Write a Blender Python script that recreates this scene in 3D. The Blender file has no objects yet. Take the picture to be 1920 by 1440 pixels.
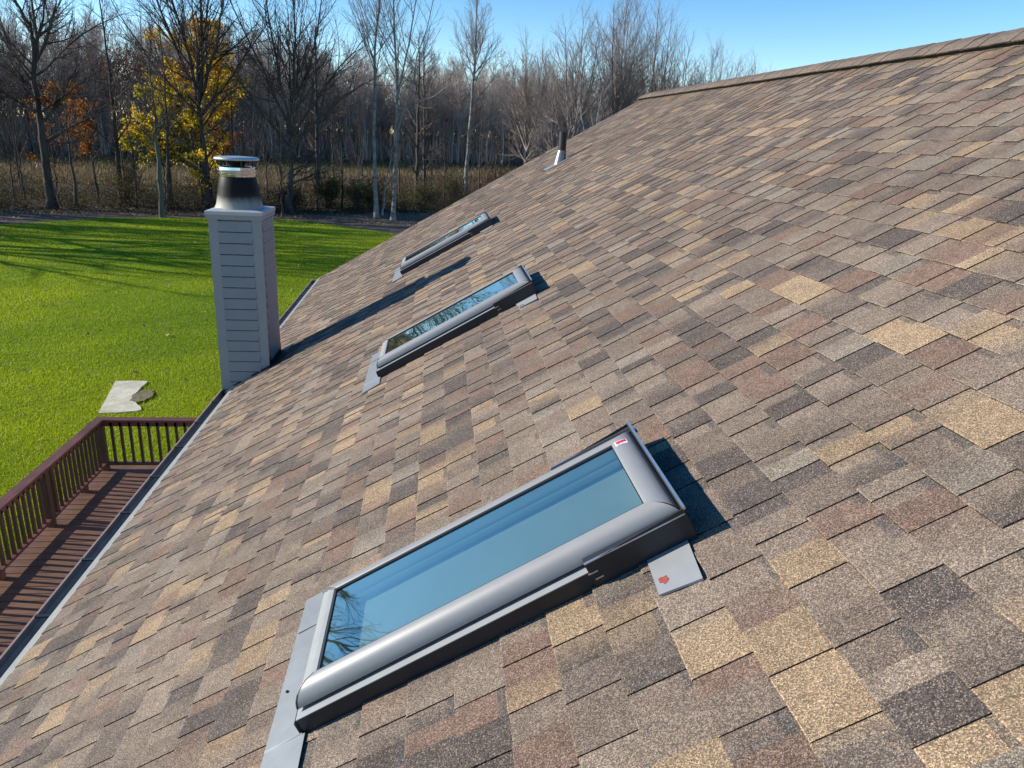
import bpy, math, random
import numpy as np
from mathutils import Matrix, Vector

SC = bpy.context.scene
COL = SC.collection
Z0 = 4.7                                   # height of the roof reference point above the lawn

# ------------------------------------------------------------------ camera, sky, sun
cam_d = bpy.data.cameras.new('camera')
cam_d.sensor_width = 36.0
cam_d.lens = 26.11
cam_d.clip_start, cam_d.clip_end = 0.05, 3000
cam = bpy.data.objects.new('camera', cam_d)
COL.objects.link(cam)
_r = Vector((0.9943210762, -0.0965911943, 0.0446736900))
_u = Vector((-0.0112293159, 0.3222099366, 0.9466016370))
_f = Vector((0.1058276895, 0.9417276134, -0.3192954779))
m = Matrix((( _r.x, _u.x, -_f.x), (_r.y, _u.y, -_f.y), (_r.z, _u.z, -_f.z))).to_4x4()
m.translation = Vector((0, 0, 1.39596466 + Z0))
cam.matrix_world = m
SC.camera = cam

SUN_EL, SUN_AZ = math.radians(22.0), math.radians(-81.0)     # azimuth clockwise from +Y
w = bpy.data.worlds.new('World')
SC.world = w
w.use_nodes = True
nt = w.node_tree
sky = nt.nodes.new('ShaderNodeTexSky')
sky.sky_type = 'NISHITA'
sky.sun_disc = False
sky.sun_elevation = SUN_EL
sky.sun_rotation = SUN_AZ
sky.altitude = 200
sky.air_density = 0.8
sky.dust_density = 0.0
sky.ozone_density = 1.2
hs = nt.nodes.new('ShaderNodeHueSaturation')
hs.inputs['Saturation'].default_value = 1.38
hs.inputs['Hue'].default_value = 0.503
nt.links.new(sky.outputs[0], hs.inputs['Color'])
nt.links.new(hs.outputs[0], nt.nodes['Background'].inputs[0])
nt.nodes['Background'].inputs[1].default_value = 0.138

sun_d = bpy.data.lights.new('sun', 'SUN')
sun_d.energy = 5.0
sun_d.angle = math.radians(0.5)
sun_d.color = (1.0, 0.93, 0.82)
sun = bpy.data.objects.new('sun', sun_d)
COL.objects.link(sun)
_sd = Vector((-math.sin(SUN_AZ) * math.cos(SUN_EL), -math.cos(SUN_AZ) * math.cos(SUN_EL), -math.sin(SUN_EL)))
sun.rotation_euler = _sd.to_track_quat('-Z', 'Y').to_euler()
sun.location = (-40, 5, 30)

vs = SC.view_settings
vs.view_transform = 'Standard'
vs.look = 'None'
vs.exposure = 0.56
vs.gamma = 1.0
vs.use_curve_mapping = False
try:
    SC.cycles.max_bounces = 6
    SC.cycles.transparent_max_bounces = 8
except Exception:
    pass

# ------------------------------------------------------------------ helpers
PITCH = 0.5291
CP, SP = math.cos(PITCH), math.sin(PITCH)
U_EAVE, U_RIDGE, V_FAR, V_NEAR = -2.309, 4.149, 13.34, -1.6


def RF(u, v, h=0.0):
    """roof coordinates (up the slope, along the ridge, off the surface) -> world"""
    return (u * CP - h * SP, v, u * SP + h * CP + Z0)


class Buf:
    """collects polygons of one mesh"""
    def __init__(s):
        s.v, s.f, s.c, s.mi = [], [], [], []

    def poly(s, pts, col=None, mi=0):
        n = len(s.v)
        s.v += [tuple(p) for p in pts]
        s.f.append(tuple(range(n, n + len(pts))))
        s.mi.append(mi)
        if col is not None:
            if isinstance(col[0], (int, float)):
                s.c += [col] * len(pts)
            else:
                s.c += list(col)

    def hexa(s, b, t, mi=0):
        """b, t: four bottom and four top corners, counter-clockwise seen from the top"""
        s.poly(b[::-1], mi=mi)
        s.poly(t, mi=mi)
        for i in range(4):
            j = (i + 1) % 4
            s.poly([b[i], b[j], t[j], t[i]], mi=mi)

    def box(s, x0, x1, y0, y1, z0, z1, fn=None, mi=0):
        g = fn or (lambda a, b, c: (a, b, c))
        B = [g(x0, y0, z0), g(x1, y0, z0), g(x1, y1, z0), g(x0, y1, z0)]
        T = [g(x0, y0, z1), g(x1, y0, z1), g(x1, y1, z1), g(x0, y1, z1)]
        s.hexa(B, T, mi)

    def lathe(s, prof, n=32, c=(0, 0, 0), close=False, mi=0):
        for i in range(n):
            a, b = 2 * math.pi * i / n, 2 * math.pi * (i + 1) / n
            for (r0, z0), (r1, z1) in zip(prof, prof[1:]):
                P = [(c[0] + r0 * math.cos(a), c[1] + r0 * math.sin(a), c[2] + z0),
                     (c[0] + r0 * math.cos(b), c[1] + r0 * math.sin(b), c[2] + z0),
                     (c[0] + r1 * math.cos(b), c[1] + r1 * math.sin(b), c[2] + z1),
                     (c[0] + r1 * math.cos(a), c[1] + r1 * math.sin(a), c[2] + z1)]
                if r0 < 1e-6:
                    P = [P[0], P[2], P[3]]
                elif r1 < 1e-6:
                    P = P[:3]
                s.poly(P, mi=mi)

    def build(s, name, mats, parent=None, weld=0.0, bevel=0.0, smooth=False):
        me = bpy.data.meshes.new(name)
        me.from_pydata(s.v, [], s.f)
        if s.c:
            at = me.color_attributes.new('Col', 'FLOAT_COLOR', 'POINT')
            a = np.ones((len(s.v), 4), np.float32)
            a[:, :len(s.c[0])] = np.array(s.c, np.float32)
            at.data.foreach_set('color', a.ravel())
        mats = mats if isinstance(mats, (list, tuple)) else [mats]
        for mm in mats:
            me.materials.append(mm)
        if len(mats) > 1:
            me.polygons.foreach_set('material_index', s.mi)
        o = bpy.data.objects.new(name, me)
        COL.objects.link(o)
        adopt(o, parent)
        if weld:
            import bmesh
            bm = bmesh.new()
            bm.from_mesh(me)
            bmesh.ops.remove_doubles(bm, verts=bm.verts, dist=weld)
            bmesh.ops.recalc_face_normals(bm, faces=bm.faces)
            bm.to_mesh(me)
            bm.free()
        if bevel:
            md = o.modifiers.new('bevel', 'BEVEL')
            md.width = bevel
            md.segments = 2
            md.limit_method = 'ANGLE'
        if smooth:
            me.polygons.foreach_set('use_smooth', [True] * len(me.polygons))
        return o


WLOC = {}


def wloc(o):
    return WLOC.get(o.name, Vector((0, 0, 0)))


def adopt(o, parent):
    if parent is not None:
        o.parent = parent
        o.matrix_parent_inverse = Matrix.Translation(-wloc(parent))


def empty(name, loc, parent=None):
    o = bpy.data.objects.new(name, None)
    o.empty_display_size = 0.3
    COL.objects.link(o)
    o.location = loc
    WLOC[o.name] = Vector(loc)
    adopt(o, parent)
    return o


def tag(o, label=None, cat=None, group=None, kind=None):
    if label: o['label'] = label
    if cat: o['category'] = cat
    if group: o['group'] = group
    if kind: o['kind'] = kind
    return o


def np_mesh(name, V, F, mats, parent=None, col=None, smooth=False, local=False):
    """V (n,3), F (m,k) with k = 3 or 4, all the same size"""
    me = bpy.data.meshes.new(name)
    V = np.ascontiguousarray(V, np.float32)
    F = np.ascontiguousarray(F, np.int32)
    k = F.shape[1]
    me.vertices.add(len(V)); me.vertices.foreach_set('co', V.ravel())
    me.loops.add(F.size); me.loops.foreach_set('vertex_index', F.ravel())
    me.polygons.add(len(F))
    me.polygons.foreach_set('loop_start', np.arange(0, F.size, k, dtype=np.int32))
    try:
        me.polygons.foreach_set('loop_total', np.full(len(F), k, np.int32))
    except Exception:
        pass
    if smooth:
        me.polygons.foreach_set('use_smooth', np.ones(len(F), bool))
    me.update(calc_edges=True)
    if col is not None:
        at = me.color_attributes.new('Col', 'FLOAT_COLOR', 'POINT')
        a = np.ones((len(V), 4), np.float32)
        a[:, :3] = col
        at.data.foreach_set('color', a.ravel())
    me.materials.append(mats)
    o = bpy.data.objects.new(name, me)
    COL.objects.link(o)
    if parent is not None:
        if local: o.parent = parent
        else: adopt(o, parent)
    return o


# ------------------------------------------------------------------ materials
def mat(name):
    mm = bpy.data.materials.new(name)
    mm.use_nodes = True
    t = mm.node_tree
    return mm, t, t.nodes['Principled BSDF'], t.nodes['Material Output']


def nd(t, typ, **kw):
    n = t.nodes.new(typ)
    for k, v in kw.items():
        setattr(n, k, v)
    return n


def coords(t, scale=(1, 1, 1), rot=(0, 0, 0)):
    g = nd(t, 'ShaderNodeNewGeometry')
    mp = nd(t, 'ShaderNodeMapping')
    mp.inputs['Scale'].default_value = scale
    mp.inputs['Rotation'].default_value = rot
    t.links.new(g.outputs['Position'], mp.inputs['Vector'])
    return mp.outputs[0]


def noise(t, vec, scale, detail=4, rough=0.6):
    n = nd(t, 'ShaderNodeTexNoise')
    n.inputs['Scale'].default_value = scale
    n.inputs['Detail'].default_value = detail
    n.inputs['Roughness'].default_value = rough
    if vec is not None: t.links.new(vec, n.inputs['Vector'])
    return n.outputs['Fac']


def ramp(t, fac, stops):
    r = nd(t, 'ShaderNodeValToRGB')
    els = r.color_ramp.elements
    while len(els) < len(stops): els.new(0.5)
    for e, (p, c) in zip(els, stops):
        e.position = p
        e.color = (c, c, c, 1) if isinstance(c, (int, float)) else (*c, 1)
    t.links.new(fac, r.inputs[0])
    return r.outputs[0]


def mixc(t, fac, a, b, blend='MIX'):
    n = nd(t, 'ShaderNodeMix', data_type='RGBA', blend_type=blend)
    for sock, val in ((n.inputs[0], fac), (n.inputs[6], a), (n.inputs[7], b)):
        if hasattr(val, 'is_output'): t.links.new(val, sock)
        elif isinstance(val, (int, float)): sock.default_value = val
        else: sock.default_value = (*val, 1)
    return n.outputs[2]


def bump(t, bsdf, height, strength=0.3, dist=0.01):
    b = nd(t, 'ShaderNodeBump')
    b.inputs['Strength'].default_value = strength
    b.inputs['Distance'].default_value = dist
    t.links.new(height, b.inputs['Height'])
    t.links.new(b.outputs[0], bsdf.inputs['Normal'])


def simple(name, c, rough=0.6, metal=0.0, var=0.25, scale=30.0, stretch=(1, 1, 1), bmp=0.0, spec=None):
    mm, t, b, o = mat(name)
    v = coords(t, stretch)
    f = noise(t, v, scale, 5, 0.65)
    c0 = tuple(x * (1 - var) for x in c)
    c1 = tuple(min(1, x * (1 + var)) for x in c)
    t.links.new(ramp(t, f, [(0.25, c0), (0.75, c1)]), b.inputs['Base Color'])
    b.inputs['Roughness'].default_value = rough
    b.inputs['Metallic'].default_value = metal
    if spec is not None: b.inputs['Specular IOR Level'].default_value = spec
    if bmp: bump(t, b, f, bmp, 0.004)
    return mm


def m_shingle():
    mm, t, b, o = mat('granule_shingle')
    at = nd(t, 'ShaderNodeAttribute', attribute_name='Col')
    v = coords(t)
    vo = nd(t, 'ShaderNodeTexVoronoi')
    vo.inputs['Scale'].default_value = 470
    t.links.new(v, vo.inputs['Vector'])
    sep = nd(t, 'ShaderNodeSeparateColor')
    t.links.new(vo.outputs['Color'], sep.inputs[0])
    g = ramp(t, sep.outputs[0], [(0.0, 0.36), (0.30, 0.60), (0.62, 0.97), (0.84, 1.45), (1.0, 2.1)])
    c = mixc(t, 1.0, at.outputs['Color'], g, 'MULTIPLY')
    # granules of the other blend colours mixed into every tab
    oth = ramp(t, sep.outputs[2], [(0.0, (0.05, 0.043, 0.038)), (0.3, (0.12, 0.10, 0.085)), (0.5, (0.21, 0.12, 0.085)), (0.7, (0.30, 0.25, 0.20)), (1.0, (0.44, 0.32, 0.18))])
    tan = ramp(t, sep.outputs[1], [(0.78, 0.0), (0.80, 1.0)])
    tf = nd(t, 'ShaderNodeMath', operation='MULTIPLY')
    t.links.new(tan, tf.inputs[0]); tf.inputs[1].default_value = 0.85
    c = mixc(t, tf.outputs[0], c, oth)
    mot = ramp(t, noise(t, v, 14, 6, 0.7), [(0.3, 0.82), (0.7, 1.16)])
    c = mixc(t, 1.0, c, mot, 'MULTIPLY')
    stain = ramp(t, noise(t, coords(t, (0.5, 0.18, 0.5)), 3.0, 3, 0.6), [(0.35, 0.9), (0.65, 1.08)])
    c = mixc(t, 1.0, c, stain, 'MULTIPLY')
    t.links.new(c, b.inputs['Base Color'])
    b.inputs['Roughness'].default_value = 0.9
    b.inputs['Specular IOR Level'].default_value = 0.25
    bump(t, b, vo.outputs['Distance'], 0.55, 0.0016)
    return mm


def m_leaf(name, trans=0.45, rough=0.6):
    mm, t, b, o = mat(name)
    at = nd(t, 'ShaderNodeAttribute', attribute_name='Col')
    t.links.new(at.outputs['Color'], b.inputs['Base Color'])
    b.inputs['Roughness'].default_value = rough
    b.inputs['Specular IOR Level'].default_value = 0.3
    tr = nd(t, 'ShaderNodeBsdfTranslucent')
    t.links.new(at.outputs['Color'], tr.inputs['Color'])
    mx = nd(t, 'ShaderNodeMixShader')
    mx.inputs[0].default_value = trans
    t.links.new(b.outputs[0], mx.inputs[1]); t.links.new(tr.outputs[0], mx.inputs[2])
    t.links.new(mx.outputs[0], o.inputs['Surface'])
    return mm


def m_bark(name, dark, light, scale=3.0, pale=False):
    mm, t, b, o = mat(name)
    v = coords(t, (1, 1, 0.25) if not pale else (1, 1, 2.2))
    f = noise(t, v, scale, 6, 0.7)
    c = ramp(t, f, [(0.32, dark), (0.62, light)])
    t.links.new(c, b.inputs['Base Color'])
    b.inputs['Roughness'].default_value = 0.9
    b.inputs['Specular IOR Level'].default_value = 0.2
    return mm


def m_ground(name, stops, scale, fine, rough=0.95, stretch=(1, 1, 1)):
    mm, t, b, o = mat(name)
    v = coords(t, stretch)
    f = noise(t, v, scale, 6, 0.7)
    c = ramp(t, f, stops)
    g = ramp(t, noise(t, v, fine, 4, 0.7), [(0.3, 0.55), (0.7, 1.35)])
    c = mixc(t, 1.0, c, g, 'MULTIPLY')
    t.links.new(c, b.inputs['Base Color'])
    b.inputs['Roughness'].default_value = rough
    b.inputs['Specular IOR Level'].default_value = 0.1
    bump(t, b, noise(t, v, fine, 4, 0.7), 0.7, 0.05)
    return mm


def m_glass():
    """coated skylight glazing: mirrors the sky, lets part of the blind below show"""
    mm, t, b, o = mat('coated_glass')
    t.nodes.remove(b)
    gl = nd(t, 'ShaderNodeBsdfGlossy')
    gl.inputs['Roughness'].default_value = 0.012
    gl.inputs['Color'].default_value = (0.92, 0.98, 0.92, 1)
    tr = nd(t, 'ShaderNodeBsdfTransparent')
    tr.inputs['Color'].default_value = (0.56, 0.68, 0.62, 1)
    v = coords(t)
    h = noise(t, v, 4.5, 1, 0.5)
    bp = nd(t, 'ShaderNodeBump')
    bp.inputs['Strength'].default_value = 0.045
    bp.inputs['Distance'].default_value = 0.02
    t.links.new(h, bp.inputs['Height'])
    t.links.new(bp.outputs[0], gl.inputs['Normal'])
    fr = nd(t, 'ShaderNodeFresnel'); fr.inputs['IOR'].default_value = 1.5
    ma = nd(t, 'ShaderNodeMapRange')
    ma.inputs['From Min'].default_value = 0.04; ma.inputs['From Max'].default_value = 0.6
    ma.inputs['To Min'].default_value = 0.34; ma.inputs['To Max'].default_value = 0.98
    t.links.new(fr.outputs[0], ma.inputs['Value'])
    mx = nd(t, 'ShaderNodeMixShader')
    t.links.new(ma.outputs[0], mx.inputs[0])
    t.links.new(tr.outputs[0], mx.inputs[1]); t.links.new(gl.outputs[0], mx.inputs[2])
    t.links.new(mx.outputs[0], o.inputs['Surface'])
    return mm


def m_cone():
    """galvanised flue shroud, sooty black above and worn pale below"""
    mm, t, b, o = mat('sooted_shroud')
    g = nd(t, 'ShaderNodeNewGeometry')
    s = nd(t, 'ShaderNodeSeparateXYZ')
    t.links.new(g.outputs['Position'], s.inputs[0])
    n = noise(t, coords(t, (1, 1, 0.4)), 9, 4, 0.6)
    a = nd(t, 'ShaderNodeMath', operation='MULTIPLY_ADD')
    t.links.new(n, a.inputs[0]); a.inputs[1].default_value = 0.10
    t.links.new(s.outputs[2], a.inputs[2])
    mr = nd(t, 'ShaderNodeMapRange')
    mr.inputs['From Min'].default_value = Z0 + 0.65; mr.inputs['From Max'].default_value = Z0 + 0.80
    t.links.new(a.outputs[0], mr.inputs['Value'])
    c = ramp(t, mr.outputs[0], [(0.0, (0.42, 0.40, 0.34)), (0.35, (0.30, 0.29, 0.25)), (0.75, (0.028, 0.026, 0.022)), (1.0, (0.017, 0.016, 0.014))])
    t.links.new(c, b.inputs['Base Color'])
    b.inputs['Roughness'].default_value = 0.5
    b.inputs['Specular IOR Level'].default_value = 0.12
    return mm


def m_slab():
    mm, t, b, o = mat('weathered_concrete')
    v = coords(t)
    c = ramp(t, noise(t, v, 2.2, 6, 0.7), [(0.3, (0.50, 0.43, 0.29)), (0.6, (0.78, 0.70, 0.51))])
    c = mixc(t, 1.0, c, ramp(t, noise(t, v, 40, 4, 0.7), [(0.3, 0.7), (0.7, 1.1)]), 'MULTIPLY')
    t.links.new(c, b.inputs['Base Color'])
    b.inputs['Roughness'].default_value = 0.9
    return mm


def m_wood(name, c, axis='x'):
    mm, t, b, o = mat(name)
    st = {'x': (0.6, 9, 9), 'y': (9, 0.6, 9), 'z': (9, 9, 0.6)}[axis]
    f = noise(t, coords(t, st), 4, 6, 0.7)
    k = tuple(x * 0.55 for x in c); l = tuple(min(1, x * 1.5) for x in c)
    cc = ramp(t, f, [(0.3, k), (0.7, l)])
    big = ramp(t, noise(t, coords(t), 1.7, 3, 0.6), [(0.3, 0.75), (0.7, 1.25)])
    cc = mixc(t, 1.0, cc, big, 'MULTIPLY')
    t.links.new(cc, b.inputs['Base Color'])
    b.inputs['Roughness'].default_value = 0.62
    bump(t, b, f, 0.35, 0.004)
    return mm


def m_lawn():
    mm, t, b, o = mat('lawn_turf')
    v = coords(t)
    big = noise(t, v, 0.22, 5, 0.6)
    c = ramp(t, big, [(0.30, (0.125, 0.195, 0.010)), (0.55, (0.190, 0.265, 0.010)), (0.75, (0.260, 0.310, 0.012))])
    mid = ramp(t, noise(t, v, 2.6, 5, 0.7), [(0.3, 0.70), (0.7, 1.22)])
    c = mixc(t, 1.0, c, mid, 'MULTIPLY')
    fine = noise(t, v, 26, 4, 0.75)
    c = mixc(t, 1.0, c, ramp(t, fine, [(0.3, 0.45), (0.7, 1.4)]), 'MULTIPLY')
    t.links.new(c, b.inputs['Base Color'])
    b.inputs['Roughness'].default_value = 0.9
    b.inputs['Specular IOR Level'].default_value = 0.1
    bump(t, b, fine, 0.9, 0.06)
    return mm


M = dict(
    shingle=m_shingle(),
    asphalt=simple('asphalt_edge', (0.030, 0.028, 0.027), 0.9, var=0.3, scale=120),
    frame=simple('grey_cladding', (0.31, 0.305, 0.295), 0.42, 0.25, 0.04, 14),
    flash=simple('grey_flashing', (0.31, 0.322, 0.326), 0.5, 0.25, 0.08, 12),
    shadeflash=simple('shaded_flashing', (0.030, 0.032, 0.037), 0.42, 0.3, 0.15, 12),  # grey flashing with the shade of its upright walls put into the colour
    apron=simple('lead_grey_apron', (0.24, 0.255, 0.265), 0.5, 0.3, 0.14, 9),
    bright=simple('bright_metal_rim', (0.62, 0.60, 0.55), 0.30, 0.9, 0.10, 30),
    gasket=simple('black_gasket', (0.010, 0.010, 0.011), 0.55, 0, 0.2, 40),
    blind=simple('pale_blind', (0.46, 0.49, 0.45), 0.8, 0, 0.06, 6),
    liner=simple('white_liner', (0.72, 0.76, 0.78), 0.5, 0, 0.05, 10),
    glass=m_glass(),
    siding=simple('grey_siding', (0.30, 0.30, 0.30), 0.55, 0, 0.06, 7, bmp=0.05),
    trim=simple('grey_trim', (0.345, 0.345, 0.345), 0.5, 0, 0.05, 8),
    cap=simple('painted_chimney_pan', (0.50, 0.50, 0.50), 0.42, 0.25, 0.12, 12),
    cone=m_cone(),
    steel=simple('stainless_band', (0.72, 0.72, 0.72), 0.14, 1.0, 0.12, 20, (1, 1, 8)),
    satin=simple('satin_rain_cap', (0.52, 0.53, 0.53), 0.36, 0.6, 0.08, 20),
    soot=simple('sooty_pipe', (0.014, 0.013, 0.012), 0.7, 0, 0.3, 20),
    vent=simple('black_vent_pipe', (0.018, 0.018, 0.020), 0.45, 0, 0.2, 20),
    boot=simple('bright_vent_boot', (0.26, 0.26, 0.25), 0.36, 0.7, 0.05, 20),
    gutter=simple('gutter_metal', (0.20, 0.22, 0.235), 0.42, 0.35, 0.25, 10),
    drip=simple('drip_edge_metal', (0.36, 0.355, 0.31), 0.45, 0.2, 0.12, 12),
    lip=simple('gutter_lip_paint', (0.36, 0.24, 0.20), 0.5, 0, 0.12, 15),
    dark=simple('dark_hanger', (0.03, 0.032, 0.035), 0.5, 0.3, 0.2, 30),
    red=simple('red_sticker', (0.55, 0.02, 0.03), 0.4, 0, 0.1, 60),
    white=simple('white_sticker', (0.82, 0.82, 0.82), 0.4, 0, 0.02, 60),
    rust=simple('rust_red_tape', (0.26, 0.055, 0.04), 0.7, 0, 0.5, 160),
    wall=simple('house_siding', (0.42, 0.42, 0.42), 0.6, 0, 0.06, 6),
    deck=m_wood('stained_deck_board', (0.150, 0.072, 0.040), 'x'),
    railx=m_wood('stained_rail_across', (0.125, 0.042, 0.030), 'x'),
    raily=m_wood('stained_rail_along', (0.125, 0.042, 0.030), 'y'),
    railz=m_wood('stained_baluster', (0.085, 0.034, 0.025), 'z'),
    slab=m_slab(),
    lawn=m_lawn(),
    dirt=m_ground('bare_dirt', [(0.3, (0.17, 0.145, 0.08)), (0.7, (0.34, 0.28, 0.17))], 6, 40),
    litter=m_ground('leaf_litter', [(0.3, (0.085, 0.062, 0.046)), (0.55, (0.17, 0.130, 0.098)), (0.75, (0.27, 0.215, 0.165))], 1.6, 9),
    floor=m_ground('woods_floor', [(0.3, (0.030, 0.024, 0.019)), (0.7, (0.065, 0.050, 0.038))], 0.4, 3),  # woodland shade put into the colour, hiding sunlit ground between trunks
    field=m_ground('meadow_ground', [(0.3, (0.070, 0.058, 0.032)), (0.55, (0.115, 0.088, 0.052)), (0.75, (0.16, 0.12, 0.072))], 0.12, 1.5),
    leaf=m_leaf('leaves', 0.55),
    grass=m_leaf('grass_blades', 0.45, 0.5),
    bark=m_bark('dark_bark', (0.032, 0.027, 0.023), (0.105, 0.088, 0.076)),
    twig=m_bark('twig_bark', (0.042, 0.034, 0.029), (0.140, 0.114, 0.098), 2),
    birch=m_bark('pale_bark', (0.085, 0.075, 0.066), (0.33, 0.30, 0.28), 1.6, True),
    paletwig=m_bark('pale_twig_bark', (0.14, 0.12, 0.11), (0.36, 0.32, 0.30), 2),
    moss=m_bark('mossy_bark', (0.060, 0.062, 0.050), (0.15, 0.155, 0.125), 2.5),
    greytwig=m_bark('grey_twig_bark', (0.12, 0.10, 0.09), (0.33, 0.28, 0.25), 2),
    wood=m_leaf('woods_bark', 0.0, 0.9),
)

# ------------------------------------------------------------------ house
house = tag(empty('house', (2.0, 6.0, 0)),
            'low house under a brown shingle roof with three skylights and a grey chimney', 'house')
rng = np.random.default_rng(11)

SKY = [(-0.302, 1.760), (-0.317, 4.898), (-0.331, 8.696)]        # lower near corner of each pane
GL, GW, GH = 1.03, 0.395, 0.109


def pieces(u0, u1, v0, v1):
    """what is left of a tab once the skylight openings are cut out"""
    for (a, b) in SKY:
        ra, rb, va, vb = a - 0.10, a + GL + 0.075, b - 0.085, b + GW + 0.085
        if u1 > ra and u0 < rb and v1 > va and v0 < vb:
            out = []
            if v0 < va: out.append((u0, u1, v0, va))
            if v1 > vb: out.append((u0, u1, vb, v1))
            m0, m1 = max(v0, va), min(v1, vb)
            if u0 < ra: out.append((u0, ra, m0, m1))
            if u1 > rb: out.append((rb, u1, m0, m1))
            return out
    return [(u0, u1, v0, v1)]


# palette of the shingle blend
PAL = [((0.214, 0.166, 0.126), 0.25), ((0.172, 0.131, 0.101), 0.23), ((0.084, 0.070, 0.062), 0.18), ((0.132, 0.105, 0.086), 0.09),
       ((0.174, 0.112, 0.083), 0.13), ((0.300, 0.212, 0.128), 0.11), ((0.228, 0.192, 0.150), 0.04)]
pc = np.array([c for c, _ in PAL]); pw = np.array([q for _, q in PAL]); pw /= pw.sum()


def pick():
    c = pc[rng.choice(len(pc), p=pw)]
    return c * rng.uniform(0.86, 1.14)


def roof_field(fn, ue, ur, vn, vf, dodge=True):
    b = Buf()
    E = 0.1403
    n = int(math.ceil((ur - ue) / E))
    LOW, UP = 0.0046, 0.0040
    for k in range(n):
        u0 = ue + k * E
        u1 = min(u0 + E, ur)
        v = vn - rng.uniform(0, 0.3)
        up = rng.random() < 0.5
        ca = pick()
        while v < vf:
            wd = rng.uniform(0.055, 0.15) if up else rng.uniform(0.045, 0.12)
            v2 = min(v + wd, vf)
            r = rng.random()
            cb = pick() if r < 0.93 else ca
            c0, c1 = ca, ca
            if rng.random() < 0.50: c1 = 0.4 * ca + 0.6 * cb
            # a raised tab may carry two colour drops side by side
            vv0, vv1 = max(v, vn), v2
            hb = LOW + (UP if up else 0) + rng.normal(0, 0.0005)
            ht = (UP if up else 0.0004) - 0.0002
            du = rng.normal(0, 0.0007)
            lip = 0.0032
            band = (not up) and rng.random() < 0.5
            bw = rng.uniform(0.014, 0.032)
            for (q0, q1, w0, w1) in (pieces(u0, u1, vv0, vv1) if vv1 > vn else ()):
                if q1 - q0 < 0.012 or w1 - w0 < 0.004: continue
                hq = hb + (ht - hb) * (q0 - u0) / (u1 - u0)
                dq = du if q0 == u0 else 0
                hz = ht + (hb - ht) * (u1 - q1) / (u1 - u0)
                P = [fn(q0 + dq + lip, w0, hq), fn(q0 + dq + lip, w1, hq), fn(q1 + 0.003, w1, hz), fn(q1 + 0.003, w0, hz)]
                if band and q1 - q0 > 0.08:          # dark band printed along the top of the lower layer
                    q = q1 - bw
                    hm = hz + (hq - hz) * bw / (q1 - q0)
                    A, Bq = fn(q, w0, hm), fn(q, w1, hm)
                    b.poly([P[0], P[1], Bq, A], [c0, c1, c1, c0])
                    d0, d1 = c0 * 0.35 + 0.045, c1 * 0.35 + 0.045
                    b.poly([A, Bq, P[2], P[3]], [d0, d1, d1, d0])
                else:
                    b.poly(P, [c0, c1, c1, c0])
                # lip lightened a touch as if catching sun, and dark butt edge
                L = [fn(q0 + dq, w0, hq - 0.0014), fn(q0 + dq, w1, hq - 0.0014)]
                b.poly([L[0], L[1], P[1], P[0]], [c0 * 1.04, c1 * 1.04, c1 * 1.04, c0 * 1.04])
                D = [fn(q0 + dq + 0.0008, w0, -0.002), fn(q0 + dq + 0.0008, w1, -0.002)]
                b.poly([D[0], D[1], L[1], L[0]], (0.03, 0.028, 0.026))
                if up:
                    for q, sg in ((w0, 1), (w1, -1)):
                        S = [fn(q0 + dq, q, -0.002), fn(q0 + dq, q, hq - 0.0014), fn(q0 + dq + lip, q, hq), fn(q1 + .003, q, hz), fn(q1 + .003, q, -0.002)]
                        b.poly(S[::sg], (0.016, 0.015, 0.014))
            ca = cb
            v = v2
            up = (not up) if rng.random() < 0.90 else up
    return b


roof = empty('roof', RF(0.6, 6, 0), house)
roof_field(RF, U_EAVE, U_RIDGE, V_NEAR, V_FAR).build('shingle_slope', M['shingle'], roof)


def RB(u, v, h=0.0):
    """the far slope behind the ridge"""
    x, y, z = RF(u, v, h)
    xr = U_RIDGE * CP
    return (2 * xr - x, y, z)


bb = Buf()
bb.poly([RB(-2.3, V_NEAR, 0), RB(U_RIDGE, V_NEAR, 0), RB(U_RIDGE, V_FAR, 0), RB(-2.3, V_FAR, 0)], (0.18, 0.15, 0.12))
bb.build('rear_slope', M['shingle'], roof)
# roof boarding with openings left for the three skylights, and the rake trim
bd = Buf()
cuts = sorted([(b - 0.03, b + GW + 0.03) for _, b in SKY])
ua, ub = -0.36, 0.77
bd.box(U_EAVE + 0.004, ua, V_NEAR, V_FAR - 0.012, -0.03, -0.006, RF)
bd.box(ub, U_RIDGE, V_NEAR, V_FAR - 0.012, -0.03, -0.006, RF)
e0 = V_NEAR
for c0, c1 in cuts:
    bd.box(ua, ub, e0, c0, -0.03, -0.006, RF)
    e0 = c1
bd.box(ua, ub, e0, V_FAR - 0.012, -0.03, -0.006, RF)
bd.build('roof_boarding', M['asphalt'], roof)
rk = Buf()
rk.box(U_EAVE, U_RIDGE, V_FAR - 0.004, V_FAR + 0.008, -0.06, 0.004, RF)
rk.box(U_EAVE, U_RIDGE, V_FAR - 0.035, V_FAR - 0.006, -0.20, -0.04, RF)
rk.build('rake_edge', M['lip'], roof)

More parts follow.
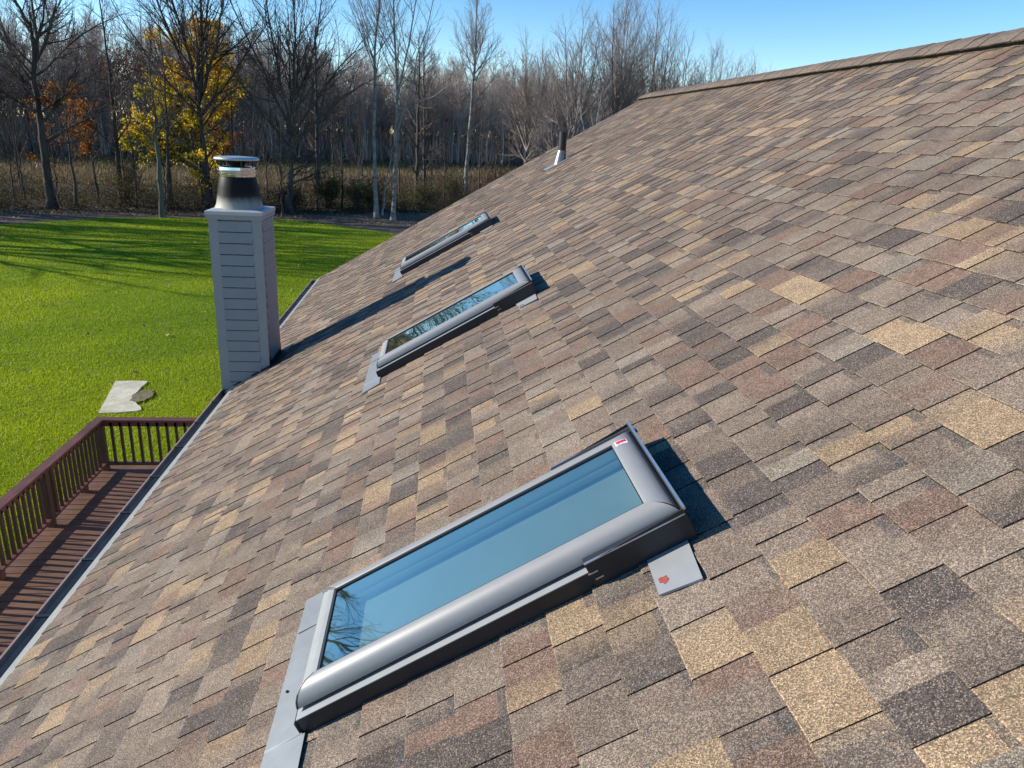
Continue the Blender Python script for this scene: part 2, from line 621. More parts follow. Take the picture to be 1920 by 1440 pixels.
# ridge: a low black vent strip under overlapping cap shingles
rg = Buf()
XR = U_RIDGE * CP
for fn in (RF, RB):
    rg.box(U_RIDGE - 0.138, U_RIDGE + 0.004, V_NEAR, V_FAR - 0.02, 0.004, 0.045, fn)
rg.build('ridge_vent', M['asphalt'], roof)
rc = Buf()
vv = V_NEAR
while vv < V_FAR + 0.01:
    L = 0.1403
    col = pick() * 0.25 + 0.75 * np.array((0.165, 0.132, 0.108))
    a0, a1 = vv, min(vv + L + 0.03, V_FAR + 0.015)
    hh = 0.052 + rng.normal(0, 0.0010)
    wv = 0.160 + rng.normal(0, 0.0015)
    sag = rng.normal(0, 0.0010)
    for fn in (RF, RB):
        h0, h1 = hh + 0.004, hh + 0.0015
        top0, top1 = RF(U_RIDGE, a0, h0 + 0.012), RF(U_RIDGE, a1, h1 + 0.012)
        top0 = (XR, a0, top0[2]); top1 = (XR, a1, top1[2])
        lo0, lo1 = fn(U_RIDGE - wv, a0, h0 - 0.010 + sag), fn(U_RIDGE - wv, a1, h1 - 0.010 + sag)
        md0, md1 = fn(U_RIDGE - wv * .5, a0, h0 + 0.004), fn(U_RIDGE - wv * .5, a1, h1 + 0.004)
        for A in ([lo0, lo1, md1, md0], [md0, md1, top1, top0]):
            rc.poly(A if fn is RF else A[::-1], col)
        dn0, dn1 = fn(U_RIDGE - wv, a0, h0 - 0.018 + sag), fn(U_RIDGE - wv, a1, h1 - 0.018 + sag)
        rc.poly([dn0, dn1, lo1, lo0], (0.02, 0.018, 0.017))
        rc.poly([dn0, lo0, md0, top0, (top0[0], top0[1], top0[2] - 0.012)], (0.025, 0.022, 0.02))
    vv += L
rc.build('ridge_cap', M['shingle'], roof)

# walls below the eaves
wl = Buf()
wl.box(-1.55, 2 * XR + 1.55, V_NEAR, V_FAR - 0.28, 0, 3.55)
xg0, xg1 = -1.55, 2 * XR + 1.55
zt = Z0 + U_RIDGE * SP - 0.08
for y in (V_NEAR, V_FAR - 0.275):
    wl.poly([(xg0, y, 3.55), (xg1, y, 3.55), (XR, y, zt)])
wl.build('wall', M['wall'], house)

# fascia and gutter along the eave, in two runs either side of the chimney
fx, _, fz = RF(U_EAVE, 0, 0)
fs = Buf()
fs.box(fx - 0.012, fx + 0.012, V_NEAR, 7.40, fz - 0.19, fz - 0.016)
fs.box(fx - 0.012, fx + 0.012, 7.98, V_FAR - 0.03, fz - 0.19, fz - 0.016)
fs.build('fascia', M['lip'], house)
for (g0, g1) in ((V_NEAR, 7.385), (7.99, 13.20)):
    gu = Buf()
    xi, zt0 = fx - 0.014, fz - 0.030
    prof = [(xi, zt0), (xi, zt0 - 0.105), (xi - 0.075, zt0 - 0.108), (xi - 0.085, zt0 - 0.07), (xi - 0.112, zt0 - 0.04), (xi - 0.118, zt0 - 0.006)]
    T = 0.0025
    for (x0, z0_), (x1, z1_) in zip(prof, prof[1:]):
        gu.poly([(x0, g0, z0_), (x0, g1, z0_), (x1, g1, z1_), (x1, g0, z1_)])
    for y in (g0, g1):
        gu.poly([(a, y, c) for a, c in prof])
    g = gu.build('gutter', M['gutter'], house)
    li = Buf()
    lipp = [(xi - 0.118, zt0 - 0.012), (xi - 0.119, zt0), (xi - 0.131, zt0), (xi - 0.1335, zt0 - 0.010), (xi - 0.1275, zt0 - 0.045),
            (xi - 0.098, zt0 - 0.078), (xi - 0.088, zt0 - 0.113), (xi + 0.0, zt0 - 0.113)]
    for (x0, z0_), (x1, z1_) in zip(lipp, lipp[1:]):
        li.poly([(x0, g0, z0_), (x1, g0, z1_), (x1, g1, z1_), (x0, g1, z0_)])
    li.build('gutter_face', M['lip'], g)
    y = g0 + 0.35 + (0.3 if g0 < 0 else 0.12)
    while y < g1 - 0.1:
        hg = Buf()
        hg.box(xi - 0.122, xi + 0.012, y - 0.011, y + 0.011, zt0 - 0.004, zt0 + 0.004)
        hg.box(xi - 0.012, xi - 0.001, y - 0.016, y + 0.016, zt0 - 0.045, zt0 - 0.005)
        hg.build('gutter_hanger', M['dark'], g)
        y += 0.565 + rng.normal(0, 0.02)
de = Buf()                                     # pale drip edge showing under the first course
for (g0, g1) in ((V_NEAR, 7.39), (7.98, V_FAR)):
    de.box(U_EAVE - 0.014, U_EAVE + 0.02, g0, g1, -0.0045, -0.0015, RF)
    ex, _, ez = RF(U_EAVE - 0.014, 0, -0.003)
    de.poly([(ex, g0, ez), (ex, g1, ez), (ex - 0.046, g1, ez - 0.016), (ex - 0.046, g0, ez - 0.016)][::-1])
    de.poly([(ex - 0.046, g0, ez - 0.016), (ex - 0.046, g1, ez - 0.016), (ex - 0.044, g1, ez - 0.024), (ex - 0.044, g0, ez - 0.024)][::-1])
de.build('drip_edge', M['drip'], house)

# ------------------------------------------------------------------ chimney
CX, CY, CWX, CWY = -2.1376, 7.402, 0.4872, 0.575
CT = Z0 + 0.573
ch = empty('chimney', (CX + CWX / 2, CY + CWY / 2, 0), house)
tag(ch, 'tall grey lap sided chimney with a black metal flue on top')
core = Buf()
core.box(CX + 0.03, CX + CWX - 0.03, CY + 0.03, CY + CWY - 0.03, 0, CT - 0.002)
core.build('chimney_core', M['siding'], ch)
TW = 0.088
sd = Buf()
lap = 0.1075
zz = 0.02
nl = int((CT - 0.075 - zz) / lap) + 1
zb = CT - 0.075 - nl * lap
for k in range(nl):
    z0, z1 = zb + k * lap, zb + (k + 1) * lap
    if z0 < 0: continue
    o0, o1 = 0.021, 0.002
    d = 0.010
    # near face, far face, left and right faces: boards proud at their lower edge
    x0, x1 = CX + TW, CX + CWX - TW
    y0, y1 = CY + TW * 0.6, CY + CWY - TW * 0.6
    for (A, B, n) in (((x0, CY + d), (x1, CY + d), (0, -1)), ((x1, CY + CWY - d), (x0, CY + CWY - d), (0, 1)),
                      ((CX + CWX - d, y0), (CX + CWX - d, y1), (1, 0)), ((CX + d, y1), (CX + d, y0), (-1, 0))):
        def q(p, off, z): return (p[0] + n[0] * off, p[1] + n[1] * off, z)
        zg = z1 - 0.012
        sd.poly([q(A, o0, z0), q(B, o0, z0), q(B, o1 + .006, zg), q(A, o1 + .006, zg)])
        sd.poly([q(A, o1 + .006, zg), q(B, o1 + .006, zg), q(B, -0.014, zg + .006), q(A, -0.014, zg + .006)])
        sd.poly([q(A, -0.014, zg + .006), q(B, -0.014, zg + .006), q(B, -0.014, z1 + .004), q(A, -0.014, z1 + .004)])
        sd.poly([q(A, -0.014, z0), q(B, -0.014, z0), q(B, o0, z0), q(A, o0, z0)])
        sd.poly([q(A, 0.0, z0), q(A, o0, z0), q(A, o1, z1), q(A, 0.0, z1)])
        sd.poly([q(B, 0.0, z0), q(B, 0.0, z1), q(B, o1, z1), q(B, o0, z0)])
sd.build('lap_siding', M['siding'], ch)
for (sx, sy) in ((0, 0), (1, 0), (1, 1), (0, 1)):
    tb = Buf()
    px, py = CX + sx * CWX, CY + sy * CWY
    ix, iy = (1 if sx == 0 else -1), (1 if sy == 0 else -1)
    a, b_ = sorted((px, px + ix * TW)); c, d_ = sorted((py, py + iy * 0.014))
    tb.box(a, b_, c, d_, 0, CT - 0.07)
    a, b_ = sorted((px, px + ix * 0.014)); c, d_ = sorted((py + iy * 0.0145, py + iy * TW * 0.62))
    tb.box(a, b_, c, d_, 0, CT - 0.07)
    tb.build('corner_trim', M['trim'], ch, bevel=0.003)
cp = Buf()
O = 0.016
cp.box(CX - O, CX + CWX + O, CY - O, CY + CWY + O, CT - 0.072, CT - 0.001)
cp.build('chimney_cap', M['trim'], ch, bevel=0.004)
ct = Buf()                                      # sheet-metal pan with a seam and folded corners
r0 = [(CX - O - .006, CY - O - .006), (CX + CWX + O + .006, CY - O - .006), (CX + CWX + O + .006, CY + CWY + O + .006), (CX - O - .006, CY + CWY + O + .006)]
mid = (CX + CWX / 2, CY + CWY / 2)
for i in range(4):
    j = (i + 1) % 4
    a, b_ = r0[i], r0[j]
    ct.poly([(a[0], a[1], CT - 0.028), (b_[0], b_[1], CT - 0.028), (b_[0], b_[1], CT + 0.004), (a[0], a[1], CT + 0.004)])
    ct.poly([(a[0], a[1], CT + 0.004), (b_[0], b_[1], CT + 0.004), (mid[0], mid[1], CT + 0.05)])
ct.box(mid[0] - 0.004, mid[0] + 0.002, CY - O - 0.0085, CY - O - 0.0055, CT - 0.07, CT + 0.002)
ct.build('cap_pan', M['cap'], ch)
FC = (-1.905, 7.69, 0)
zf = Z0
cn = Buf()
cn.lathe([(0.232, zf + 0.590), (0.215, zf + 0.625), (0.208, zf + 0.66), (0.190, zf + 0.78), (0.168, zf + 0.885), (0.160, zf + 0.90)], 48, FC)
cn.build('flue_shroud', M['cone'], ch, weld=1e-5, smooth=True)
bn = Buf()
pr = [(0.150, 0.885), (0.172, 0.886), (0.173, 0.905), (0.180, 0.910), (0.180, 0.916), (0.173, 0.920), (0.173, 0.930), (0.184, 0.934), (0.184, 0.942), (0.174, 0.946), (0.172, 0.972), (0.160, 0.976), (0.150, 0.974)]
bn.lathe([(r, zf + z) for r, z in pr], 48, FC)
bn.build('flue_band', M['steel'], ch, weld=1e-5)
ip = Buf()
ip.lathe([(0.0, zf + 0.965), (0.155, zf + 0.960)], 32, FC)
ip.lathe([(0.07, zf + 0.96), (0.07, zf + 1.0), (0.078, zf + 1.003), (0.11, zf + 1.045)], 32, FC)
ip.build('inner_flue', M['soot'], ch, weld=1e-5, smooth=True)
dc = Buf()
dc.lathe([(0.0, zf + 1.040), (0.190, zf + 1.040), (0.205, zf + 1.036), (0.209, zf + 1.044), (0.207, zf + 1.056), (0.195, zf + 1.063), (0.10, zf + 1.070), (0.0, zf + 1.072)], 56, FC)
dc.build('rain_cap', M['satin'], ch, weld=1e-5, smooth=True)
for k in range(4):
    a = k * math.pi / 2 + 0.5
    pn = Buf()
    x, y = FC[0] + 0.150 * math.cos(a), FC[1] + 0.150 * math.sin(a)
    pn.box(x - 0.006, x + 0.006, y - 0.006, y + 0.006, zf + 0.966, zf + 1.042)
    pn.build('cap_strut', M['dark'], ch)
# flashing folded against the chimney foot
fl = Buf()


def ruf(x): return (x) / CP                      # roof u of a world x on the surface


fl.poly([RF(ruf(CX + 0.02), CY - 0.10, 0.0095), RF(ruf(CX + CWX + .02), CY - 0.10, 0.0095), RF(ruf(CX + CWX + .02), CY - 0.004, 0.0095), RF(ruf(CX + .02), CY - 0.004, 0.0095)])
fl.poly([(CX + .09, CY - .003, RF(ruf(CX + .09), 0, .006)[2]), (CX + CWX, CY - .003, RF(ruf(CX + CWX), 0, .006)[2]),
         (CX + CWX, CY - .003, RF(ruf(CX + CWX), 0, .03)[2]), (CX + .09, CY - .003, RF(ruf(CX + .09), 0, .03)[2])])
u_ = ruf(CX + CWX)
fl.poly([RF(u_ + 0.004, CY - 0.02, 0.010), RF(u_ + 0.16, CY - 0.02, 0.010), RF(u_ + 0.16, CY + CWY + 0.05, 0.010), RF(u_ + 0.004, CY + CWY + 0.05, 0.010)])
xk = CX + CWX + 0.004
zk = RF(ruf(xk), 0, 0.0)[2]
fl.poly([(xk, CY, zk), (xk, CY + CWY, zk), (xk, CY + CWY, zk + 0.10), (xk, CY, zk + 0.10)])
fl.build('chimney_flashing', M['dark'], ch)

# ------------------------------------------------------------------ skylights
SIDE = [(0.000, 0.098), (0.000, 0.1095), (0.006, 0.1125), (0.022, 0.1130), (0.038, 0.1085), (0.051, 0.0995), (0.060, 0.0880), (0.0650, 0.0760), (0.0665, 0.0680), (0.060, 0.0665), (0.050, 0.0665)]
HEAD = [(0.000, 0.098), (0.000, 0.1095), (0.006, 0.1125), (0.026, 0.1130), (0.046, 0.1095), (0.060, 0.1020), (0.070, 0.0915), (0.0755, 0.0790), (0.076, 0.0680), (0.070, 0.0665), (0.058, 0.0665)]
FOOT = [(0.000, 0.098), (0.000, 0.1060), (0.004, 0.1075), (0.020, 0.1070), (0.034, 0.1040), (0.035, 0.0985), (0.054, 0.0930), (0.066, 0.0840), (0.073, 0.0740), (0.075, 0.0665), (0.050, 0.0665)]


def skylight(i, u0, v0, label, sticker=False, rust=False, prints=False):
    u1, v1 = u0 + GL, v0 + GW
    sk = empty('skylight', RF(u0 + GL / 2, v0 + GW / 2, 0), house)
    tag(sk, label)
    fr = Buf()
    ue = u0 - 0.078
    for side in (0, 1):
        def at(d, h, s, side=side):
            v = (v0 - d) if side == 0 else (v1 + d)
            return v
        def ul(d): return u0 - 0.078 * (d / 0.0665) ** 0.8
        for (d0, h0), (d1, h1) in zip(SIDE, SIDE[1:]):
            a, b_ = at(d0, h0, 0), at(d1, h1, 0)
            k = 0.076 / 0.0665
            q = [RF(ul(d0), a, h0), RF(u1 + d0 * k, a, h0), RF(u1 + d1 * k, b_, h1), RF(ul(d1), b_, h1)]
            fr.poly(q if side else q[::-1])
        capc = [RF(ul(d), at(d, h, 0), h) for d, h in SIDE[:9]]
        lowc = [RF(ul(d) - 0.001, at(d, h, 0), 0.0665) for d, h in SIDE[:9]]
        for c0_, c1_, l0_, l1_ in zip(capc, capc[1:], lowc, lowc[1:]):
            fr.poly([c0_, c1_, l1_, l0_])
    for (d0, h0), (d1, h1), (s0, _), (s1, _) in zip(HEAD, HEAD[1:], SIDE, SIDE[1:]):
        fr.poly([RF(u1 + d0, v0 - s0, h0), RF(u1 + d0, v1 + s0, h0), RF(u1 + d1, v1 + s1, h1), RF(u1 + d1, v0 - s1, h1)][::-1])
    f = fr.build('frame', M['frame'], sk, weld=2e-4, smooth=False)
    me = f.data
    me.polygons.foreach_set('use_smooth', [True] * len(me.polygons))
    try:
        me.set_sharp_from_angle(angle=math.radians(38))
    except Exception:
        pass
    ft = Buf()
    def vf(d): return 0.0655 * (d / 0.075) ** 1.25
    for (d0, h0), (d1, h1) in zip(FOOT, FOOT[1:]):
        ft.poly([RF(u0 - d0, v0 - vf(d0), h0), RF(u0 - d1, v0 - vf(d1), h1), RF(u0 - d1, v1 + vf(d1), h1), RF(u0 - d0, v1 + vf(d0), h0)])
    ft.build('bottom_rail', M['flash'], sk)
    gk = Buf()                                     # black seal round the pane, and the seam behind each end cap
    S = 0.007
    gk.box(u0 - 0.002, u0 + S, v0, v1, 0.098, 0.1082, RF)
    gk.box(u1 - S * .5, u1 - 0.0005, v0 + S, v1 - S, 0.098, 0.1082, RF)
    gk.box(u0 + S, u1 - 0.0005, v0 + 0.0005, v0 + S * .6, 0.098, 0.1082, RF)
    gk.box(u0 + S, u1 - 0.0005, v1 - S * 1.3, v1 - 0.0005, 0.098, 0.1082, RF)
    for s, vb in ((-1, v0), (1, v1)):              # end-cap seam: thin dark arc just proud of the frame
        for (d0, h0), (d1, h1) in zip(SIDE[1:9], SIDE[2:9]):
            e0, e1 = u0 - 0.078 * (d0 / 0.0665) ** 0.8, u0 - 0.078 * (d1 / 0.0665) ** 0.8
            a, b_ = vb + s * d0, vb + s * (d1 + .0004)
            gk.poly([RF(e0 + 0.002, a, h0 + 0.0006), RF(e0 + 0.0065, a, h0 + 0.0006), RF(e1 + 0.0065, b_, h1 + 0.0006), RF(e1 + 0.002, b_, h1 + 0.0006)])
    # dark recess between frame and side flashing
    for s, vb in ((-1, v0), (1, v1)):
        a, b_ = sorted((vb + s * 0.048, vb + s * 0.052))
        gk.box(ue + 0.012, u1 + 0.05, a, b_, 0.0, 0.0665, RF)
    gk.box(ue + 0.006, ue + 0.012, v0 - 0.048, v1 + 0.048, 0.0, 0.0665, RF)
    gk.build('gasket', M['gasket'], sk)
    pn = Buf()
    pn.box(u0 + 0.001, u1 - 0.001, v0 + 0.001, v1 - 0.001, 0.100, 0.104, RF)
    pn.f, pn.mi = pn.f[1:2], pn.mi[1:2]            # upper surface only: the coating that mirrors
    pn.build('pane', M['glass'], sk)
    ln = Buf()
    hb = 0.022
    A = [(u0, v0), (u1, v0), (u1, v1), (u0, v1)]
    for k in range(4):
        (a, b_), (c, d) = A[k], A[(k + 1) % 4]
        ln.poly([RF(a, b_, hb), RF(a, b_, 0.0985), RF(c, d, 0.0985), RF(c, d, hb)])
    ln.box(u0 + .001, u1 - .001, v1 - 0.010, v1 - 0.0015, 0.050, 0.057, RF)
    ln.build('liner', M['liner'], sk)
    bl = Buf()
    bl.poly([RF(u0, v0, hb + .004), RF(u1, v0, hb + .004), RF(u1, v1, hb + .004), RF(u0, v1, hb + .004)])
    bl.build('blind', M['blind'], sk)
    # side flashings
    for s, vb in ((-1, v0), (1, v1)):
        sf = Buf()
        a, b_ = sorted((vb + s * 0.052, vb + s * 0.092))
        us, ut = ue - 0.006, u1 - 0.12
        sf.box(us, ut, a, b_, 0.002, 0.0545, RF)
        sf.build('side_flashing', M['shadeflash'], sk, bevel=0.001)  # wall shade is in this colour; the ledge above keeps plain grey
        lg = Buf()
        lg.box(us, ut, a - 0.001, b_ + 0.001, 0.0548, 0.0575, RF)
        lg.build('flashing_ledge', M['flash'], sk)
    # head flashing: box wrapped round the top corners with a thin bright rim
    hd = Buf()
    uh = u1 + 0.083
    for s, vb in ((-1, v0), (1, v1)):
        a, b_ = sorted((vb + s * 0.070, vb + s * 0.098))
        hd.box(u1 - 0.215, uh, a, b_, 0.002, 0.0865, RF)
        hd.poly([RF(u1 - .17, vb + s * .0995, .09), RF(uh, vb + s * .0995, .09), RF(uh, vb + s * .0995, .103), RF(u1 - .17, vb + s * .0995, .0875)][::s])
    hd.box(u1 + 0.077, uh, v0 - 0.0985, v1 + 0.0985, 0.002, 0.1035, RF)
    hd.build('head_flashing', M['shadeflash'], sk, bevel=0.0012)  # same shade-darkened colour on the head box
    rm = Buf()
    rm.box(uh - 0.003, uh + 0.005, v0 - 0.100, v1 + 0.100, 0.1005, 0.1085, RF)
    for s, vb in ((-1, v0), (1, v1)):
        a, b_ = sorted((vb + s * 0.094, vb + s * 0.101))
        rm.box(u1 - 0.215, uh - 0.0035, a, b_, 0.0868, 0.0895, RF)
    rm.box(uh + 0.004, uh + 0.014, v1 + 0.045, v1 + 0.060, 0.085, 0.097, RF)
    for (a, b_) in ((u1 - 0.218, u1 - 0.19), (u1 - 0.207, u1 - 0.183)):
        h_ = 0.052 if a < u1 - 0.21 else 0.030
        rm.box(a, b_, v0 - 0.1005, v0 - 0.0975, h_, h_ + 0.004, RF)
    rm.build('head_rim', M['bright'], sk)
    # apron flashing on the shingles below the foot
    ap = Buf()
    us = ue - 0.016
    hh = 0.0115
    ap.poly([RF(us, v0 - 0.094, 0.05), RF(us, v1 + 0.094, 0.05), RF(us - 0.004, v1 + 0.094, 0.016), RF(us - 0.004, v0 - 0.094, 0.016)][::-1])
    ap.poly([RF(us - 0.004, v0 - 0.094, 0.016), RF(us - 0.004, v1 + 0.215, 0.014), RF(us - 0.118, v1 + 0.215, hh), RF(us - 0.118, v0 - 0.094, hh + .002)][::-1])
    ap.poly([RF(us + 0.012, v0 - 0.096, 0.013), RF(us - 0.119, v0 - 0.096, 0.012), RF(us - 0.119, v0 - 0.255, 0.0105), RF(us + 0.012, v0 - 0.235, 0.0105)])
    ap.poly([RF(us - 0.119, v0 - 0.255, 0.0105), RF(us - 0.119, v1 + 0.215, 0.0105), RF(us - 0.1195, v1 + 0.215, 0.002), RF(us - 0.1195, v0 - 0.255, 0.002)])
    ap.poly([RF(us + 0.004, v0 - 0.0945, 0.0165), RF(us - 0.117, v0 - 0.0945, 0.0150), RF(us - 0.119, v0 - 0.1, 0.011), RF(us + 0.004, v0 - 0.1, 0.011)])
    ap.box(us - 0.112, us - 0.006, v1 + 0.015, v1 + 0.019, 0.0145, 0.0165, RF)
    a_ = ap.build('apron_flashing', M['apron'], sk)
    if prints:
        nn = Buf()
        nn.lathe([(0.0, 0.004), (0.004, 0.003), (0.006, 0.0)], 10, (0, 0, 0))
        c = RF(us - 0.09, v0 + 0.12, 0.016)
        nn.v = [(x + c[0], y + c[1], z + c[2]) for x, y, z in nn.v]
        nn.build('nail_head', M['dark'], a_)
    # exposed step flashing beside the head
    st = Buf()
    P = [(0.965, -0.10), (1.085, -0.10), (1.068, -0.262), (0.955, -0.245)] if i == 0 else [(0.945, -0.095), (1.095, -0.095), (1.088, -0.245), (0.962, -0.232)]
    if i == 2: P = [(0.93, -0.09), (1.10, -0.09), (1.09, -0.19), (0.94, -0.18)]
    st.poly([RF(u0 + a, v0 + b_, 0.0125 + 0.02 * max(0, b_ + 0.12)) for a, b_ in P][::-1])
    st.poly([RF(u0 + P[3][0], v0 + P[3][1], 0.0125), RF(u0 + P[2][0], v0 + P[2][1], 0.0125), RF(u0 + P[2][0], v0 + P[2][1] - .0008, 0.006), RF(u0 + P[3][0], v0 + P[3][1] - .0008, 0.006)])
    s_ = st.build('step_flashing', M['flash'], sk)
    if rust:
        ru = Buf()
        R = random.Random(4)
        pts = []
        for k in range(15):
            a = 2 * math.pi * k / 15
            rr = 0.0135 * R.uniform(0.6, 1.35)
            pts.append(RF(u0 + 0.985 + rr * math.cos(a), v0 - 0.203 + 1.35 * rr * math.sin(a), 0.0136))
        ru.poly(pts)
        tag(ru.build('tape_scrap', M['rust'], s_), 'rust red scrap of torn tape on the grey flashing')
    if i == 1:
        ho = Buf()
        for (a, b_) in ((0.972, -0.205), (0.988, -0.212)):
            pts = [RF(u0 + a + .006 * math.cos(k), v0 + b_ + 0.012 * math.sin(k), 0.0136) for k in np.linspace(0, 6.28, 7)[:-1]]
            ho.poly(pts)
        ho.build('nail_hole', M['gasket'], s_)
    if sticker:
        ss = Buf()
        ua, ub, va, vb = u1 + 0.022, u1 + 0.060, v1 - 0.018, v1 + 0.020

        def SF(u, v, h=0.0):
            d = u - u1
            hh = np.interp(d, [p[0] for p in HEAD[2:9]], [p[1] for p in HEAD[2:9]])
            return RF(u, v, hh + 0.0012 + h)
        n = 4
        for k in range(n):
            x0, x1 = u1 + .010 + (0.040) * k / n, u1 + .010 + 0.040 * (k + 1) / n
            ss.poly([SF(x0, v1 - .034), SF(x1, v1 - .034), SF(x1, v1 - 0.004), SF(x0, v1 - 0.004)])
        so = ss.build('sticker', M['white'], sk)
        rr = Buf()
        for k in range(n):
            x0, x1 = u1 + .014 + .033 * k / n, u1 + .014 + .033 * (k + 1) / n
            rr.poly([SF(x0, v1 - .024, .0005), SF(x1, v1 - .024, .0005), SF(x1, v1 - .007, .0005), SF(x0, v1 - .007, .0005)])
        rr.build('sticker_logo', M['red'], so)
        gg = Buf()
        for (a, b_) in ((.016, .027), (.031, .036)):
            gg.poly([SF(u1 + a, v1 - .031, .0005), SF(u1 + b_, v1 - .031, .0005), SF(u1 + b_, v1 - .028, .0005), SF(u1 + a, v1 - .028, .0005)])
        gg.build('sticker_print', M['dark'], so)
    return sk


skylight(0, *SKY[0], 'nearest large skylight with a red and white sticker at its upper corner', True, True, True)
skylight(1, *SKY[1], 'middle skylight uphill of the chimney mirroring tree branches')
skylight(2, *SKY[2], 'farthest skylight, beyond the shadow of the chimney')

# ------------------------------------------------------------------ plumbing vent
vx, vy = 1.786, 10.94
vz = RF(vx / CP, 0, 0)[2]
vp = empty('vent_pipe', (vx, vy, vz), house)
tag(vp, 'black plumbing vent pipe in a bright metal boot beyond the skylights')
b = Buf()
b.lathe([(0.056, vz - 0.02), (0.056, Z0 + 1.45), (0.048, Z0 + 1.452), (0.047, Z0 + 1.36), (0.0, Z0 + 1.36)], 28, (vx, vy, 0))
b.build('pipe', M['vent'], vp, weld=1e-5, smooth=False)
b = Buf()
for k in range(28):
    a0, a1 = 2 * math.pi * k / 28, 2 * math.pi * (k + 1) / 28
    def base(a):
        u, v = vx / CP + 0.10 * math.cos(a), vy + 0.070 * math.sin(a)
        return RF(u - 0.02, v, 0.012)
    def tp(a): return (vx + 0.0585 * math.cos(a), vy + 0.0585 * math.sin(a), Z0 + 1.20)
    b.poly([base(a0), base(a1), tp(a1), tp(a0)])
b.build('boot', M['boot'], vp, weld=1e-5, smooth=True)
b = Buf()
uc = vx / CP
b.box(uc - 0.26, uc + 0.12, vy - 0.15, vy + 0.15, 0.009, 0.0115, RF)
b.build('boot_flange', M['apron'], vp)

# ------------------------------------------------------------------ ground
def sheet(name, pts, z, m, sub=None):
    b = Buf()
    b.poly([(x, y, z) for x, y in pts])
    return tag(b.build(name, m), kind='structure')


sheet('ground', [(-700, -300), (700, -300), (700, 900), (-700, 900)], -0.012, M['field'])
LAWN = [(-60, -15), (30, -15), (30, 30), (6, 38), (-1.5, 45.2), (-5.2, 48.6), (-9.7, 51.6), (-14, 50.9), (-17.6, 50.2), (-20.5, 49.2), (-22.2, 47.0), (-24, 44.8), (-27, 43.2), (-36, 43.5), (-60, 44.5)]
sheet('lawn', LAWN, 0.0, M['lawn'])
sheet('leaf_litter', [(-75, 38), (-40, 43), (-20, 44), (0, 42), (14, 34), (40, 30), (40, 62), (8, 63), (-8, 61), (-20, 58), (-75, 57)], -0.006, M['litter'])
sheet('forest_floor', [(-300, 60), (-120, 90), (-62, 122), (-20, 146), (-19, 144), (80, 184), (300, 200), (500, 700), (-500, 700)], -0.003, M['floor'])

# concrete pad half grown over, left of the deck
sl = Buf()
R = random.Random(3)
edge = [(-7.60, 17.78), (-7.2, 17.82), (-6.86, 17.80)]
for k in range(12):
    t = k / 11
    edge.append((-6.84 + 0.52 * t - 0.20 * math.sin(t * 3.14) + R.uniform(-.03, .03), 17.72 - 1.85 * t))
edge += [(-6.38, 15.80), (-6.75, 15.68), (-7.12, 15.64)]
sl.poly([(x, y, 0.034) for x, y in edge])
for i in range(len(edge)):
    a, c = edge[i], edge[(i + 1) % len(edge)]
    sl.poly([(a[0], a[1], 0.034), (c[0], c[1], 0.034), (c[0], c[1], -0.02), (a[0], a[1], -0.02)])
tag(sl.build('concrete_slab', M['slab']), 'pale concrete slab half overgrown by grass beyond the deck corner', 'slab')
dp = Buf()
pts = []
for k in range(22):
    a = 2 * math.pi * k / 22
    rr = R.uniform(0.8, 1.15)
    pts.append((-6.62 + 0.40 * rr * .55 * math.cos(a), 16.75 + 0.4 * rr * math.sin(a), 0.040))
dp.poly(pts)
tag(dp.build('dirt_patch', M['dirt']), kind='structure')

# ------------------------------------------------------------------ deck
DZ = Z0 - 4.06
RZ = Z0 - 3.17
dk = tag(empty('deck', (-3.6, 7.0, 0)), 'reddish brown wooden deck with a baluster railing beside the house', 'deck')
DX0, DX1, DY0, DY1 = -5.34, -1.56, 1.5, 11.62
bo = Buf()
y = DY0
while y < DY1 - 0.05:
    wv = 0.138
    j = rng.normal(0, 0.0015)
    bo.box(DX0, DX1, y, y + wv, DZ - 0.036 + j, DZ + j)
    y += wv + 0.012
bo.build('deck_boards', M['deck'], dk, bevel=0.003)
sk_ = Buf()
sk_.box(DX0 + 0.01, DX0 + 0.05, DY0, DY1 - 0.02, DZ - 0.24, DZ - 0.04)
sk_.box(DX0 + 0.05, DX1, DY1 - 0.06, DY1 - 0.02, DZ - 0.24, DZ - 0.04)
sk_.build('rim_joist', M['raily'], dk)
RX = -5.25                                       # railing centre line, left
RYB = 11.535                                     # railing centre line, back
tr = Buf()
tr.box(RX - 0.070, RX + 0.070, DY0, RYB - 0.0705, RZ - 0.036, RZ)
tr.box(RX - 0.019, RX + 0.019, DY0, RYB - 0.02, RZ - 0.125, RZ - 0.0365)
tr.build('top_rail', M['raily'], dk, bevel=0.004)
tr = Buf()
tr.box(RX - 0.070, DX1, RYB - 0.070, RYB + 0.070, RZ - 0.036, RZ)
tr.box(RX + 0.02, DX1, RYB - 0.019, RYB + 0.019, RZ - 0.125, RZ - 0.0365)
tr.build('top_rail', M['railx'], dk, bevel=0.004)
br = Buf()
br.box(RX - 0.042, RX + 0.042, DY0, RYB - 0.045, DZ + 0.095, DZ + 0.132)
br.build('bottom_rail', M['raily'], dk, bevel=0.003)
br = Buf()
br.box(RX + 0.045, DX1, RYB - 0.042, RYB + 0.042, DZ + 0.095, DZ + 0.132)
br.build('bottom_rail', M['railx'], dk, bevel=0.003)
